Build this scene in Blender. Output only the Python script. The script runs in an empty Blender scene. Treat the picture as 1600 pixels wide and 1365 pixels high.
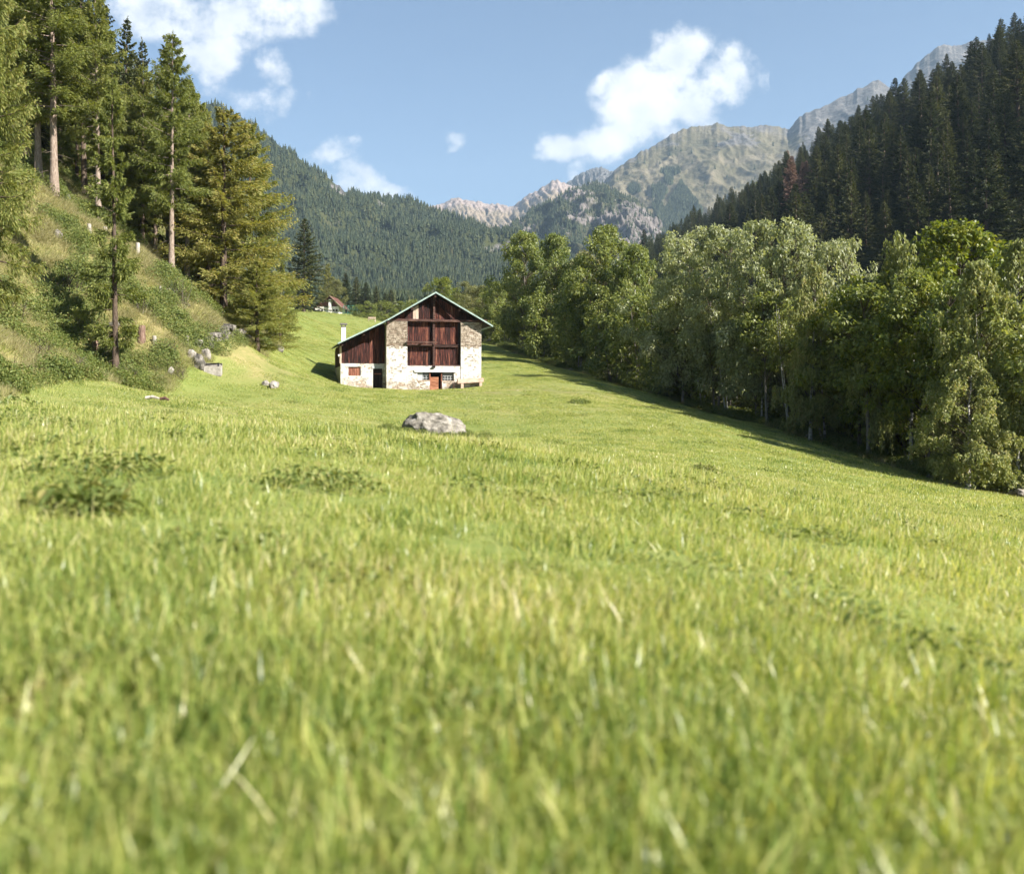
import bpy, math, random
import numpy as np
R = math.radians
rng = np.random.default_rng(7)
random.seed(7)
SC = bpy.context.scene
COL = SC.collection

# ------------------------------------------------------------------ camera, sky, sun, exposure
F = 1500.0            # focal length in pixels of the 1600 px wide photograph
HOR = 615.0           # row of the eye level
CX = 800.0
cam_d = bpy.data.cameras.new('camera')
cam = bpy.data.objects.new('camera', cam_d)
COL.objects.link(cam)
cam.location = (0, 0, 0)
cam.rotation_euler = (R(90), 0, 0)
cam_d.sensor_width = 36
cam_d.lens = 36 * F / 1600
cam_d.shift_y = -(682.5 - HOR) / 1600
cam_d.clip_start = 0.05
cam_d.clip_end = 30000
cam_d.dof.use_dof = True
cam_d.dof.focus_distance = 48
cam_d.dof.aperture_fstop = 1.7
SC.camera = cam

SUN_AZ, SUN_EL = 121.0, 37.0        # azimuth clockwise from +Y
world = bpy.data.worlds.new('World')
SC.world = world
world.use_nodes = True
SC.view_settings.view_transform = 'Standard'
SC.view_settings.look = 'None'
SC.view_settings.gamma = 1
SC.view_settings.use_curve_mapping = False
SC.view_settings.exposure = 1.42
sun_d = bpy.data.lights.new('sun', 'SUN')
sun = bpy.data.objects.new('sun', sun_d)
COL.objects.link(sun)
sun_d.energy = 5.0
sun_d.angle = R(0.5)
sun_d.color = (1.0, 0.945, 0.86)
sun.rotation_euler = (R(90 - SUN_EL), 0, R(180 - SUN_AZ))
sun.location = (60, -20, 60)

cy = SC.cycles
cy.use_denoising = True
try:
    cy.denoiser = 'OPENIMAGEDENOISE'
except Exception:
    pass
cy.max_bounces = 6
cy.diffuse_bounces = 3
cy.glossy_bounces = 2
cy.transmission_bounces = 3
cy.transparent_max_bounces = 6
cy.volume_bounces = 0
cy.use_adaptive_sampling = True
cy.adaptive_threshold = 0.02


def build_world():
    nt = world.node_tree
    nt.nodes.clear()
    N, L = nt.nodes.new, nt.links.new
    sky = N('ShaderNodeTexSky')
    sky.sky_type = 'NISHITA'
    sky.sun_disc = False
    sky.sun_elevation = R(SUN_EL)
    sky.sun_rotation = R(SUN_AZ)
    sky.altitude = 1400
    sky.air_density = 1.15
    sky.dust_density = 0.6
    sky.ozone_density = 3.0
    # clouds: wispy cumulus standing at fixed directions over the valley
    tc = N('ShaderNodeTexCoord')
    sep = N('ShaderNodeSeparateXYZ'); L(tc.outputs['Generated'], sep.inputs[0])
    ymax = N('ShaderNodeMath'); ymax.operation = 'MAXIMUM'; ymax.inputs[1].default_value = 0.02
    L(sep.outputs['Y'], ymax.inputs[0])
    du = N('ShaderNodeMath'); du.operation = 'DIVIDE'; L(sep.outputs['X'], du.inputs[0]); L(ymax.outputs[0], du.inputs[1])
    dv = N('ShaderNodeMath'); dv.operation = 'DIVIDE'; L(sep.outputs['Z'], dv.inputs[0]); L(ymax.outputs[0], dv.inputs[1])
    uv = N('ShaderNodeCombineXYZ'); L(du.outputs[0], uv.inputs[0]); L(dv.outputs[0], uv.inputs[1])
    warp = N('ShaderNodeTexNoise'); warp.inputs['Scale'].default_value = 14; warp.inputs['Detail'].default_value = 4
    L(uv.outputs[0], warp.inputs['Vector'])
    wsub = N('ShaderNodeVectorMath'); wsub.operation = 'SUBTRACT'; wsub.inputs[1].default_value = (.5, .5, .5)
    L(warp.outputs['Color'], wsub.inputs[0])
    wsc = N('ShaderNodeVectorMath'); wsc.operation = 'SCALE'; wsc.inputs['Scale'].default_value = 0.045
    L(wsub.outputs[0], wsc.inputs[0])
    wuv = N('ShaderNodeVectorMath'); wuv.operation = 'ADD'; L(uv.outputs[0], wuv.inputs[0]); L(wsc.outputs[0], wuv.inputs[1])
    blobs = [  # column, row, radius across, radius up, tilt (deg, up to the right), weight
        (400, 20, 130, 75, 15, 1.0), (250, 20, 130, 62, -8, .9), (345, 85, 95, 42, 8, .85), (425, 108, 42, 30, -30, .7),
        (440, 160, 38, 22, 35, .5), (370, 150, 60, 25, 0, .35),
        (520, 232, 52, 22, 25, .8), (575, 270, 62, 26, -20, .8), (600, 292, 50, 25, 0, .95), (545, 280, 40, 26, 0, .8),
        (1062, 88, 62, 52, 35, .95), (1010, 145, 105, 62, 20, 1.15), (1140, 120, 52, 52, 50, 1.05), (1090, 150, 90, 48, 15, 1.1),
        (975, 205, 115, 42, 22, 1.1), (890, 235, 72, 24, 10, .95), (1040, 60, 30, 22, 10, .6), (905, 268, 40, 22, 40, .7),
        (950, 130, 40, 32, 10, .8), (705, 220, 30, 16, 30, .42), (800, 236, 26, 10, 0, .3), (710, 280, 36, 12, 0, .28), (1150, 95, 30, 30, 50, .9),
    ]
    acc = None
    for bx, by, rx, ry, tilt, w in blobs:
        m = N('ShaderNodeMapping'); m.vector_type = 'TEXTURE'
        m.inputs['Location'].default_value = ((bx - CX) / F, (HOR - by) / F, 0)
        m.inputs['Rotation'].default_value = (0, 0, R(tilt))
        m.inputs['Scale'].default_value = (rx / F, ry / F, 1)
        L(wuv.outputs[0], m.inputs[0])
        ln = N('ShaderNodeVectorMath'); ln.operation = 'LENGTH'; L(m.outputs[0], ln.inputs[0])
        mr = N('ShaderNodeMapRange'); mr.interpolation_type = 'SMOOTHSTEP'
        mr.inputs['From Min'].default_value = 1.35; mr.inputs['From Max'].default_value = 0.2
        mr.inputs['To Min'].default_value = 0; mr.inputs['To Max'].default_value = w
        L(ln.outputs['Value'], mr.inputs['Value'])
        if acc is None:
            acc = mr.outputs[0]
        else:
            mx = N('ShaderNodeMath'); mx.operation = 'MAXIMUM'; L(acc, mx.inputs[0]); L(mr.outputs[0], mx.inputs[1]); acc = mx.outputs[0]
    n1 = N('ShaderNodeTexNoise'); n1.inputs['Scale'].default_value = 21; n1.inputs['Detail'].default_value = 11
    n1.inputs['Roughness'].default_value = .62
    L(uv.outputs[0], n1.inputs['Vector'])
    a1 = N('ShaderNodeMath'); a1.operation = 'MULTIPLY_ADD'; a1.inputs[1].default_value = 2.6; a1.inputs[2].default_value = -1.38
    L(n1.outputs['Fac'], a1.inputs[0])
    a2 = N('ShaderNodeMath'); a2.operation = 'ADD'; L(acc, a2.inputs[0]); L(a1.outputs[0], a2.inputs[1])
    cov = N('ShaderNodeMapRange'); cov.interpolation_type = 'SMOOTHSTEP'
    cov.inputs['From Min'].default_value = 0.12; cov.inputs['From Max'].default_value = 0.95
    L(a2.outputs[0], cov.inputs['Value'])
    gate = N('ShaderNodeMath'); gate.operation = 'GREATER_THAN'; gate.inputs[1].default_value = 0.03; L(acc, gate.inputs[0])
    cg = N('ShaderNodeMath'); cg.operation = 'MULTIPLY'; L(cov.outputs[0], cg.inputs[0]); L(gate.outputs[0], cg.inputs[1])
    fr = N('ShaderNodeMath'); fr.operation = 'GREATER_THAN'; fr.inputs[1].default_value = 0.05; L(sep.outputs['Y'], fr.inputs[0])
    cg2 = N('ShaderNodeMath'); cg2.operation = 'MULTIPLY'; L(cg.outputs[0], cg2.inputs[0]); L(fr.outputs[0], cg2.inputs[1])
    cg3 = N('ShaderNodeMath'); cg3.operation = 'MULTIPLY'; cg3.inputs[1].default_value = .95; L(cg2.outputs[0], cg3.inputs[0])
    cc = N('ShaderNodeValToRGB')
    cc.color_ramp.elements[0].position = .3; cc.color_ramp.elements[0].color = (6.6, 6.9, 7.4, 1)
    cc.color_ramp.elements[1].position = .62; cc.color_ramp.elements[1].color = (9.6, 9.5, 9.4, 1)
    n2 = N('ShaderNodeTexNoise'); n2.inputs['Scale'].default_value = 24; n2.inputs['Detail'].default_value = 6  # grey blotches painted in for the clouds' own shading
    L(uv.outputs[0], n2.inputs['Vector']); L(n2.outputs['Fac'], cc.inputs[0])
    mix = N('ShaderNodeMix'); mix.data_type = 'RGBA'
    L(cg3.outputs[0], mix.inputs['Factor']); L(sky.outputs[0], mix.inputs[6]); L(cc.outputs[0], mix.inputs[7])
    bg = N('ShaderNodeBackground'); bg.inputs['Strength'].default_value = 0.054
    L(mix.outputs[2], bg.inputs['Color'])
    out = N('ShaderNodeOutputWorld'); L(bg.outputs[0], out.inputs['Surface'])


build_world()

# ------------------------------------------------------------------ noise and mesh helpers
_perm = np.random.default_rng(3).permutation(256)
_perm = np.concatenate([_perm, _perm, _perm])
_grad = np.random.default_rng(4).normal(size=(256, 3))
_grad /= np.linalg.norm(_grad, axis=1)[:, None]


def perlin(x, y, z=0.0):
    x, y, z = np.broadcast_arrays(np.asarray(x, float), np.asarray(y, float), np.asarray(z, float))
    xi, yi, zi = np.floor(x).astype(int), np.floor(y).astype(int), np.floor(z).astype(int)
    xf, yf, zf = x - xi, y - yi, z - zi
    u, v, w = [t * t * t * (t * (t * 6 - 15) + 10) for t in (xf, yf, zf)]
    out = 0
    for dx in (0, 1):
        for dy in (0, 1):
            for dz in (0, 1):
                h = _perm[_perm[_perm[(xi + dx) & 255] + ((yi + dy) & 255)] + ((zi + dz) & 255)]
                g = _grad[h]
                d = g[..., 0] * (xf - dx) + g[..., 1] * (yf - dy) + g[..., 2] * (zf - dz)
                out = out + d * (u if dx else 1 - u) * (v if dy else 1 - v) * (w if dz else 1 - w)
    return out * 1.6


def fbm(x, y, z=0.0, o=4, gain=.5):
    s, a, f = 0, 1.0, 1.0
    for i in range(o):
        s = s + a * perlin(np.asarray(x) * f + 17.3 * i, np.asarray(y) * f - 9.1 * i, np.asarray(z) * f + 3.7 * i)
        a *= gain
        f *= 2.03
    return s


def ridged(x, y, z=0.0, o=5):
    s, a, f = 0, 1.0, 1.0
    for i in range(o):
        s = s + a * (1 - 2 * np.abs(perlin(np.asarray(x) * f + 5.3 * i, np.asarray(y) * f + 2.1 * i, np.asarray(z) * f)))
        a *= .5
        f *= 2.1
    return s


def smooth(a, b, x):
    t = np.clip((np.asarray(x, float) - a) / (b - a), 0, 1)
    return t * t * (3 - 2 * t)


def np_mesh(name, verts, faces, mat=None, shade=True, attrs=None):
    verts = np.asarray(verts, np.float32).reshape(-1, 3)
    me = bpy.data.meshes.new(name)
    me.vertices.add(len(verts))
    me.vertices.foreach_set('co', verts.ravel())
    if faces is not None:
        fl = faces if isinstance(faces, (list, tuple)) else [faces]
        fl = [np.asarray(f, np.int32) for f in fl if len(f)]
        idx = np.concatenate([f.ravel() for f in fl])
        tot = np.concatenate([np.full(len(f), f.shape[1], np.int32) for f in fl])
        st = np.concatenate([[0], np.cumsum(tot)[:-1]]).astype(np.int32)
        me.loops.add(len(idx))
        me.loops.foreach_set('vertex_index', idx)
        me.polygons.add(len(tot))
        me.polygons.foreach_set('loop_start', st)
        try:
            me.polygons.foreach_set('loop_total', tot)
        except Exception:
            pass
        me.polygons.foreach_set('use_smooth', np.full(len(tot), shade, bool))
    for k, a in (attrs or {}).items():
        a = np.asarray(a, np.float32)
        at = me.attributes.new(k, 'FLOAT', 'POINT')
        at.data.foreach_set('value', a.ravel())
    if mat:
        me.materials.append(mat)
    me.update(calc_edges=True)
    return me


def link(name, me, parent=None, kind=None, loc=None):
    o = bpy.data.objects.new(name, me)
    COL.objects.link(o)
    if parent:
        o.parent = parent
    if kind:
        o['kind'] = kind
    if loc is not None:
        o.location = loc
    return o


def tag(o, label, cat, group=None):
    o['label'] = label
    o['category'] = cat
    if group:
        o['group'] = group
    return o


def thing(name, label, cat, loc=(0, 0, 0), rz=0.0, group=None, scale=None):
    o = bpy.data.objects.new(name, None)
    COL.objects.link(o)
    o.empty_display_size = .3
    o.location = loc
    o.rotation_euler = (0, 0, rz)
    if scale is not None:
        o.scale = scale
    return tag(o, label, cat, group)


class MB:
    """collects simple solids into one mesh"""

    def __init__(s):
        s.v, s.q, s.n = [], [], 0

    def add(s, v, q):
        v = np.asarray(v, float)
        s.v.append(v)
        s.q.append(np.asarray(q, int) + s.n)
        s.n += len(v)
        return s

    def box(s, x0, x1, y0, y1, z0, z1, jit=0.0):
        v = np.array([[x, y, z] for z in (z0, z1) for y in (y0, y1) for x in (x0, x1)], float)
        if jit:
            v = v + rng.uniform(-jit, jit, v.shape)
        return s.add(v, [[0, 2, 3, 1], [4, 5, 7, 6], [0, 1, 5, 4], [2, 6, 7, 3], [0, 4, 6, 2], [1, 3, 7, 5]])

    def prism(s, poly, y0, y1):
        """poly = (x, z) outline extruded along y"""
        n = len(poly)
        v = [[p[0], y0, p[1]] for p in poly] + [[p[0], y1, p[1]] for p in poly]
        if n == 4:
            s.add(v, [[i, (i + 1) % n, n + (i + 1) % n, n + i] for i in range(n)] + [[3, 2, 1, 0], [4, 5, 6, 7]])
        else:
            s.add(v, [[i, (i + 1) % n, n + (i + 1) % n, n + i] for i in range(n)])
            for k in range(1, n - 1, 2):
                c = min(k + 2, n - 1)
                s.q.append(np.array([[0, k, k + 1, c], [n, n + k, n + k + 1, n + c]]) + s.n - 2 * n)
        return s

    def tube(s, pts, rad, sides=6, cap=True):
        v, q = tube(pts, rad, sides)
        s.add(v, q)
        if cap and sides >= 6:
            k = len(v) - sides
            for b in (0, k):
                for i in range(1, sides - 1, 2):
                    c = min(i + 2, sides - 1)
                    s.q.append(np.array([[b, b + i, b + i + 1, b + c]]) + s.n - len(v))
        return s

    def build(s, name, mat, parent=None, shade=False, kind=None):
        v = np.concatenate(s.v)
        q = np.concatenate(s.q)
        tri = q[q[:, 2] == q[:, 3]][:, :3]
        q = q[q[:, 2] != q[:, 3]]
        return link(name, np_mesh(name, v, [q, tri], mat, shade), parent, kind)


def tube(pts, rad, sides=6):
    pts = np.asarray(pts, float)
    n = len(pts)
    rad = np.broadcast_to(np.asarray(rad, float), (n,))
    t = np.gradient(pts, axis=0)
    t /= np.linalg.norm(t, axis=1)[:, None] + 1e-9
    ref = np.array([0, 0, 1.0]) if abs(t[0, 2]) < .8 else np.array([1.0, 0, 0])
    a = np.cross(t, ref)
    a /= np.linalg.norm(a, axis=1)[:, None] + 1e-9
    b = np.cross(t, a)
    ang = np.arange(sides) * 2 * np.pi / sides
    v = pts[:, None, :] + rad[:, None, None] * (np.cos(ang)[None, :, None] * a[:, None, :] + np.sin(ang)[None, :, None] * b[:, None, :])
    q = []
    for i in range(n - 1):
        for j in range(sides):
            k = (j + 1) % sides
            q.append([i * sides + j, i * sides + k, (i + 1) * sides + k, (i + 1) * sides + j])
    return v.reshape(-1, 3), np.array(q)


def kites(base, d, side, ln, wd, droop=0.0):
    """leaf-sized four-cornered blades; returns verts and quads"""
    base, d, side = [np.asarray(a, float) for a in (base, d, side)]
    d = d / (np.linalg.norm(d, axis=1)[:, None] + 1e-9)
    side = side - (side * d).sum(1)[:, None] * d
    side = side / (np.linalg.norm(side, axis=1)[:, None] + 1e-9)
    ln = np.broadcast_to(ln, (len(base),))[:, None]
    wd = np.broadcast_to(wd, (len(base),))[:, None]
    mid = base + d * ln * .45
    tip = base + d * ln
    tip = tip - np.array([0, 0, 1.0]) * droop * ln
    v = np.stack([base, mid + side * wd * .5, tip, mid - side * wd * .5], 1).reshape(-1, 3)
    return v, np.arange(len(base) * 4).reshape(-1, 4)


def unit(n, g=rng):
    v = g.normal(size=(n, 3))
    return v / np.linalg.norm(v, axis=1)[:, None]


# ------------------------------------------------------------------ materials
def new_mat(name):
    m = bpy.data.materials.new(name)
    m.use_nodes = True
    m.node_tree.nodes.clear()
    return m, m.node_tree.nodes.new, m.node_tree.links.new


def ramp(N, stops):
    r = N('ShaderNodeValToRGB')
    e = r.color_ramp.elements
    while len(e) < len(stops):
        e.new(.5)
    for k, (p, c) in enumerate(stops):
        e[k].position = p
        e[k].color = (*c, 1)
    return r


def foliage_mat(name, stops, trans=.35, rough=.5, hue=.10, attr='var', spec=.25, patch=0.0):
    m, N, L = new_mat(name)
    at = N('ShaderNodeAttribute'); at.attribute_name = attr
    oi = N('ShaderNodeObjectInfo')
    a = N('ShaderNodeMath'); a.operation = 'MULTIPLY_ADD'; a.inputs[1].default_value = hue * 2; a.inputs[2].default_value = -hue
    L(oi.outputs['Random'], a.inputs[0])
    b = N('ShaderNodeMath'); b.operation = 'ADD'; L(at.outputs['Fac'], b.inputs[0]); L(a.outputs[0], b.inputs[1])
    if patch:
        ge = N('ShaderNodeNewGeometry')
        pn = N('ShaderNodeTexNoise'); pn.inputs['Scale'].default_value = .55; pn.inputs['Detail'].default_value = 5; pn.inputs['Roughness'].default_value = .6
        L(ge.outputs['Position'], pn.inputs['Vector'])
        pm = N('ShaderNodeMath'); pm.operation = 'MULTIPLY_ADD'; pm.inputs[1].default_value = patch; pm.inputs[2].default_value = -patch * .5
        L(pn.outputs['Fac'], pm.inputs[0])
        b2 = N('ShaderNodeMath'); b2.operation = 'ADD'; L(b.outputs[0], b2.inputs[0]); L(pm.outputs[0], b2.inputs[1]); b = b2
    r = ramp(N, stops); L(b.outputs[0], r.inputs[0])
    p = N('ShaderNodeBsdfPrincipled'); L(r.outputs[0], p.inputs['Base Color'])
    p.inputs['Roughness'].default_value = rough
    p.inputs['Specular IOR Level'].default_value = spec
    tr = N('ShaderNodeBsdfTranslucent')
    tc = N('ShaderNodeMix'); tc.data_type = 'RGBA'; tc.blend_type = 'MULTIPLY'; tc.inputs['Factor'].default_value = 1
    L(r.outputs[0], tc.inputs[6]); tc.inputs[7].default_value = (1.25, 1.2, .6, 1)
    L(tc.outputs[2], tr.inputs['Color'])
    mx = N('ShaderNodeMixShader'); mx.inputs[0].default_value = trans
    L(p.outputs[0], mx.inputs[1]); L(tr.outputs[0], mx.inputs[2])
    o = N('ShaderNodeOutputMaterial'); L(mx.outputs[0], o.inputs['Surface'])
    return m


def noise_mat(name, stops, scale=3.0, detail=6, rough=.85, bump=.3, stretch=(1, 1, 1), rand=.12, bscale=None, spec=.2, coord='Object'):
    m, N, L = new_mat(name)
    tc = N('ShaderNodeTexCoord')
    mp = N('ShaderNodeMapping'); mp.inputs['Scale'].default_value = stretch
    L(tc.outputs[coord], mp.inputs[0])
    oi = N('ShaderNodeObjectInfo')
    off = N('ShaderNodeVectorMath'); off.operation = 'SCALE'; off.inputs[0].default_value = (31, 17, 23)
    L(oi.outputs['Random'], off.inputs['Scale'])
    ad = N('ShaderNodeVectorMath'); ad.operation = 'ADD'; L(mp.outputs[0], ad.inputs[0]); L(off.outputs[0], ad.inputs[1])
    n = N('ShaderNodeTexNoise'); n.inputs['Scale'].default_value = scale; n.inputs['Detail'].default_value = detail
    n.inputs['Roughness'].default_value = .62
    L(ad.outputs[0], n.inputs['Vector'])
    a = N('ShaderNodeMath'); a.operation = 'MULTIPLY_ADD'; a.inputs[1].default_value = rand * 2; a.inputs[2].default_value = -rand
    L(oi.outputs['Random'], a.inputs[0])
    b = N('ShaderNodeMath'); b.operation = 'ADD'; L(n.outputs['Fac'], b.inputs[0]); L(a.outputs[0], b.inputs[1])
    r = ramp(N, stops); L(b.outputs[0], r.inputs[0])
    p = N('ShaderNodeBsdfPrincipled'); L(r.outputs[0], p.inputs['Base Color'])
    p.inputs['Roughness'].default_value = rough
    p.inputs['Specular IOR Level'].default_value = spec
    n2 = N('ShaderNodeTexNoise'); n2.inputs['Scale'].default_value = bscale or scale * 2.5; n2.inputs['Detail'].default_value = 6
    L(ad.outputs[0], n2.inputs['Vector'])
    bp = N('ShaderNodeBump'); bp.inputs['Strength'].default_value = bump; bp.inputs['Distance'].default_value = .05
    L(n2.outputs['Fac'], bp.inputs['Height']); L(bp.outputs[0], p.inputs['Normal'])
    o = N('ShaderNodeOutputMaterial'); L(p.outputs[0], o.inputs['Surface'])
    return m


M = {}
M['grass'] = foliage_mat('grass', [(.0, (.085, .145, .03)), (.30, (.22, .285, .065)), (.60, (.42, .445, .13)), (.88, (.54, .50, .21)), (1, (.56, .49, .28))], .48, .36, .08, spec=.45, patch=1.25)
M['dry_grass'] = foliage_mat('dry_grass', [(.0, (.13, .155, .05)), (.4, (.26, .245, .10)), (.75, (.35, .31, .155)), (1, (.42, .37, .22))], .3, .6, .12)
M['herb'] = foliage_mat('herb', [(.0, (.06, .095, .02)), (.5, (.14, .178, .044)), (.85, (.22, .225, .065)), (1, (.27, .23, .09))], .35, .5, .12)
M['spruce'] = foliage_mat('spruce_needles', [(.0, (.018, .030, .010)), (.5, (.044, .058, .018)), (1, (.115, .12, .038))], .22, .55, .28)
M['deadspruce'] = foliage_mat('rust_needles', [(.0, (.14, .085, .065)), (.5, (.25, .155, .125)), (1, (.34, .23, .19))], .2, .7, .1)
M['larch'] = foliage_mat('larch_needles', [(.0, (.085, .115, .028)), (.5, (.185, .215, .054)), (.85, (.27, .275, .08)), (1, (.30, .26, .09))], .45, .55, .14)
M['larchwarm'] = foliage_mat('larch_needles_warm', [(.0, (.10, .12, .03)), (.5, (.235, .24, .065)), (.85, (.32, .295, .095)), (1, (.35, .27, .10))], .45, .55, .08)
M['ash'] = foliage_mat('ash_leaves', [(.0, (.08, .118, .03)), (.5, (.205, .24, .067)), (1, (.33, .34, .11))], .46, .42, .15, spec=.35)
M['bright'] = foliage_mat('bright_leaves', [(.0, (.075, .11, .015)), (.5, (.175, .21, .028)), (1, (.30, .29, .05))], .42, .42, .1, spec=.35)
M['silver'] = foliage_mat('silver_leaves', [(.0, (.15, .18, .085)), (.45, (.295, .325, .165)), (1, (.46, .47, .31))], .46, .42, .1, spec=.4)
M['birchleaf'] = foliage_mat('birch_leaves', [(.0, (.12, .14, .042)), (.5, (.235, .262, .092)), (.9, (.33, .32, .135)), (1, (.34, .27, .11))], .38, .5, .12)
M['dusty'] = foliage_mat('dusty_leaves', [(.0, (.09, .105, .038)), (.5, (.20, .205, .085)), (1, (.30, .27, .13))], .46, .5, .14)
M['farwood'] = foliage_mat('far_needles', [(.0, (.018, .030, .013)), (.5, (.036, .052, .02)), (.9, (.07, .08, .027)), (1, (.12, .105, .04))], .1, .7, 0)
M['bark'] = noise_mat('bark', [(.3, (.05, .035, .025)), (.55, (.13, .095, .07)), (.75, (.22, .18, .14))], 3, stretch=(4, 4, 1), bump=.8)
M['palebark'] = noise_mat('pale_bark', [(.3, (.14, .10, .075)), (.55, (.27, .21, .165)), (.75, (.38, .32, .27))], 3, stretch=(4, 4, 1), bump=.8)
M['birchbark'] = noise_mat('birch_bark', [(.36, (.06, .05, .045)), (.46, (.40, .38, .34)), (.8, (.62, .60, .55))], 2.2, stretch=(1, 1, 3.5), bump=.4)
M['greybark'] = noise_mat('grey_bark', [(.3, (.07, .06, .05)), (.6, (.19, .17, .14)), (.8, (.30, .28, .24))], 3, stretch=(3, 3, 1), bump=.7)
M['twig'] = noise_mat('twigs', [(.3, (.05, .038, .028)), (.7, (.11, .085, .06))], 3)
M['rock'] = noise_mat('rock', [(.32, (.07, .065, .055)), (.47, (.20, .18, .155)), (.62, (.33, .30, .265)), (.78, (.44, .41, .37))], 2.4, detail=9, bump=.9, bscale=5)
M['darkrock'] = noise_mat('lichen_rock', [(.3, (.06, .055, .045)), (.5, (.20, .18, .15)), (.75, (.40, .37, .32))], 3, detail=8, bump=.9, bscale=6)
M['plank'] = noise_mat('weathered_plank', [(.32, (.010, .006, .005)), (.45, (.034, .013, .011)), (.56, (.085, .027, .02)), (.68, (.19, .075, .045)), (.82, (.32, .19, .13))], 1.3, detail=8, stretch=(9, 9, .9), bump=.6, rand=.10, bscale=3)
M['palewood'] = noise_mat('pale_wood', [(.3, (.30, .22, .16)), (.6, (.48, .38, .30)), (.8, (.58, .48, .40))], 1.5, stretch=(8, 8, 1), bump=.5)
M['pinkwood'] = noise_mat('bench_wood', [(.3, (.32, .20, .14)), (.55, (.52, .38, .30)), (.8, (.66, .54, .46))], 2, stretch=(1, 6, 6), bump=.4)
M['beam'] = noise_mat('dark_beam', [(.3, (.022, .012, .010)), (.55, (.065, .033, .026)), (.8, (.17, .10, .075))], 1.6, stretch=(1.2, 6, 6), bump=.6)
M['soffit'] = noise_mat('dark_boarding', [(.3, (.018, .011, .009)), (.6, (.045, .026, .02)), (.8, (.08, .05, .04))], 2, stretch=(6, 1, 1), bump=.4)
M['fascia'] = noise_mat('pale_green_sheet', [(.3, (.19, .26, .23)), (.6, (.31, .39, .355)), (.8, (.42, .48, .45))], 4, rough=.5, bump=.1, spec=.4)
M['roofsheet'] = noise_mat('grey_green_sheet', [(.3, (.12, .17, .15)), (.6, (.20, .27, .24)), (.8, (.28, .33, .30))], 3, rough=.55, bump=.1, spec=.4)
M['stone'] = noise_mat('rubble_stone', [(.3, (.14, .11, .08)), (.45, (.30, .245, .185)), (.6, (.42, .36, .295)), (.8, (.50, .465, .42))], 4.5, detail=8, bump=.8, bscale=9, rand=.1)
M['whitewash'] = noise_mat('whitewash', [(.3, (.58, .55, .50)), (.5, (.78, .76, .71)), (.8, (.84, .82, .78))], 2, bump=.3, bscale=12)
M['shutter'] = noise_mat('red_brown_shutter', [(.3, (.12, .045, .03)), (.55, (.25, .10, .065)), (.8, (.38, .20, .13))], 2, stretch=(8, 8, 1), bump=.4)
M['rust'] = noise_mat('rusty_board', [(.3, (.10, .04, .025)), (.5, (.25, .10, .055)), (.75, (.42, .21, .12))], 2.5, stretch=(1, 4, 4), bump=.4)
M['blackwood'] = noise_mat('black_wood', [(.3, (.012, .009, .008)), (.6, (.03, .02, .017)), (.8, (.06, .035, .03))], 2, stretch=(6, 6, 1))
M['dark'] = noise_mat('dark_inside', [(.3, (.01, .009, .008)), (.7, (.02, .018, .016))], 2)  # near-black standing for shade inside and behind boards; also colours the pipe
M['iron'] = noise_mat('grey_iron', [(.3, (.3, .3, .31)), (.7, (.5, .5, .5))], 4, rough=.5, spec=.5)
M['cap'] = noise_mat('chimney_cap', [(.3, (.10, .09, .085)), (.7, (.22, .20, .19))], 3)
M['stumpmortar'] = noise_mat('old_mortar', [(.3, (.10, .07, .05)), (.6, (.22, .165, .12)), (.8, (.34, .28, .22))], 4)
M['redroof'] = noise_mat('red_brown_roof', [(.3, (.085, .04, .03)), (.7, (.16, .07, .052))], 3)
M['greenmetal'] = noise_mat('green_metal', [(.3, (.02, .10, .07)), (.7, (.04, .16, .11))], 3, rough=.5, spec=.4)
M['gravel'] = noise_mat('gravel', [(.3, (.15, .13, .10)), (.6, (.26, .235, .19)), (.8, (.38, .35, .30))], 5, bump=.6)


def glass_mat():
    m, N, L = new_mat('window_glass')
    p = N('ShaderNodeBsdfPrincipled')
    p.inputs['Base Color'].default_value = (.03, .035, .04, 1)
    p.inputs['Roughness'].default_value = .08
    p.inputs['Specular IOR Level'].default_value = .6
    o = N('ShaderNodeOutputMaterial'); L(p.outputs[0], o.inputs['Surface'])
    return m


M['glass'] = glass_mat()


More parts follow.
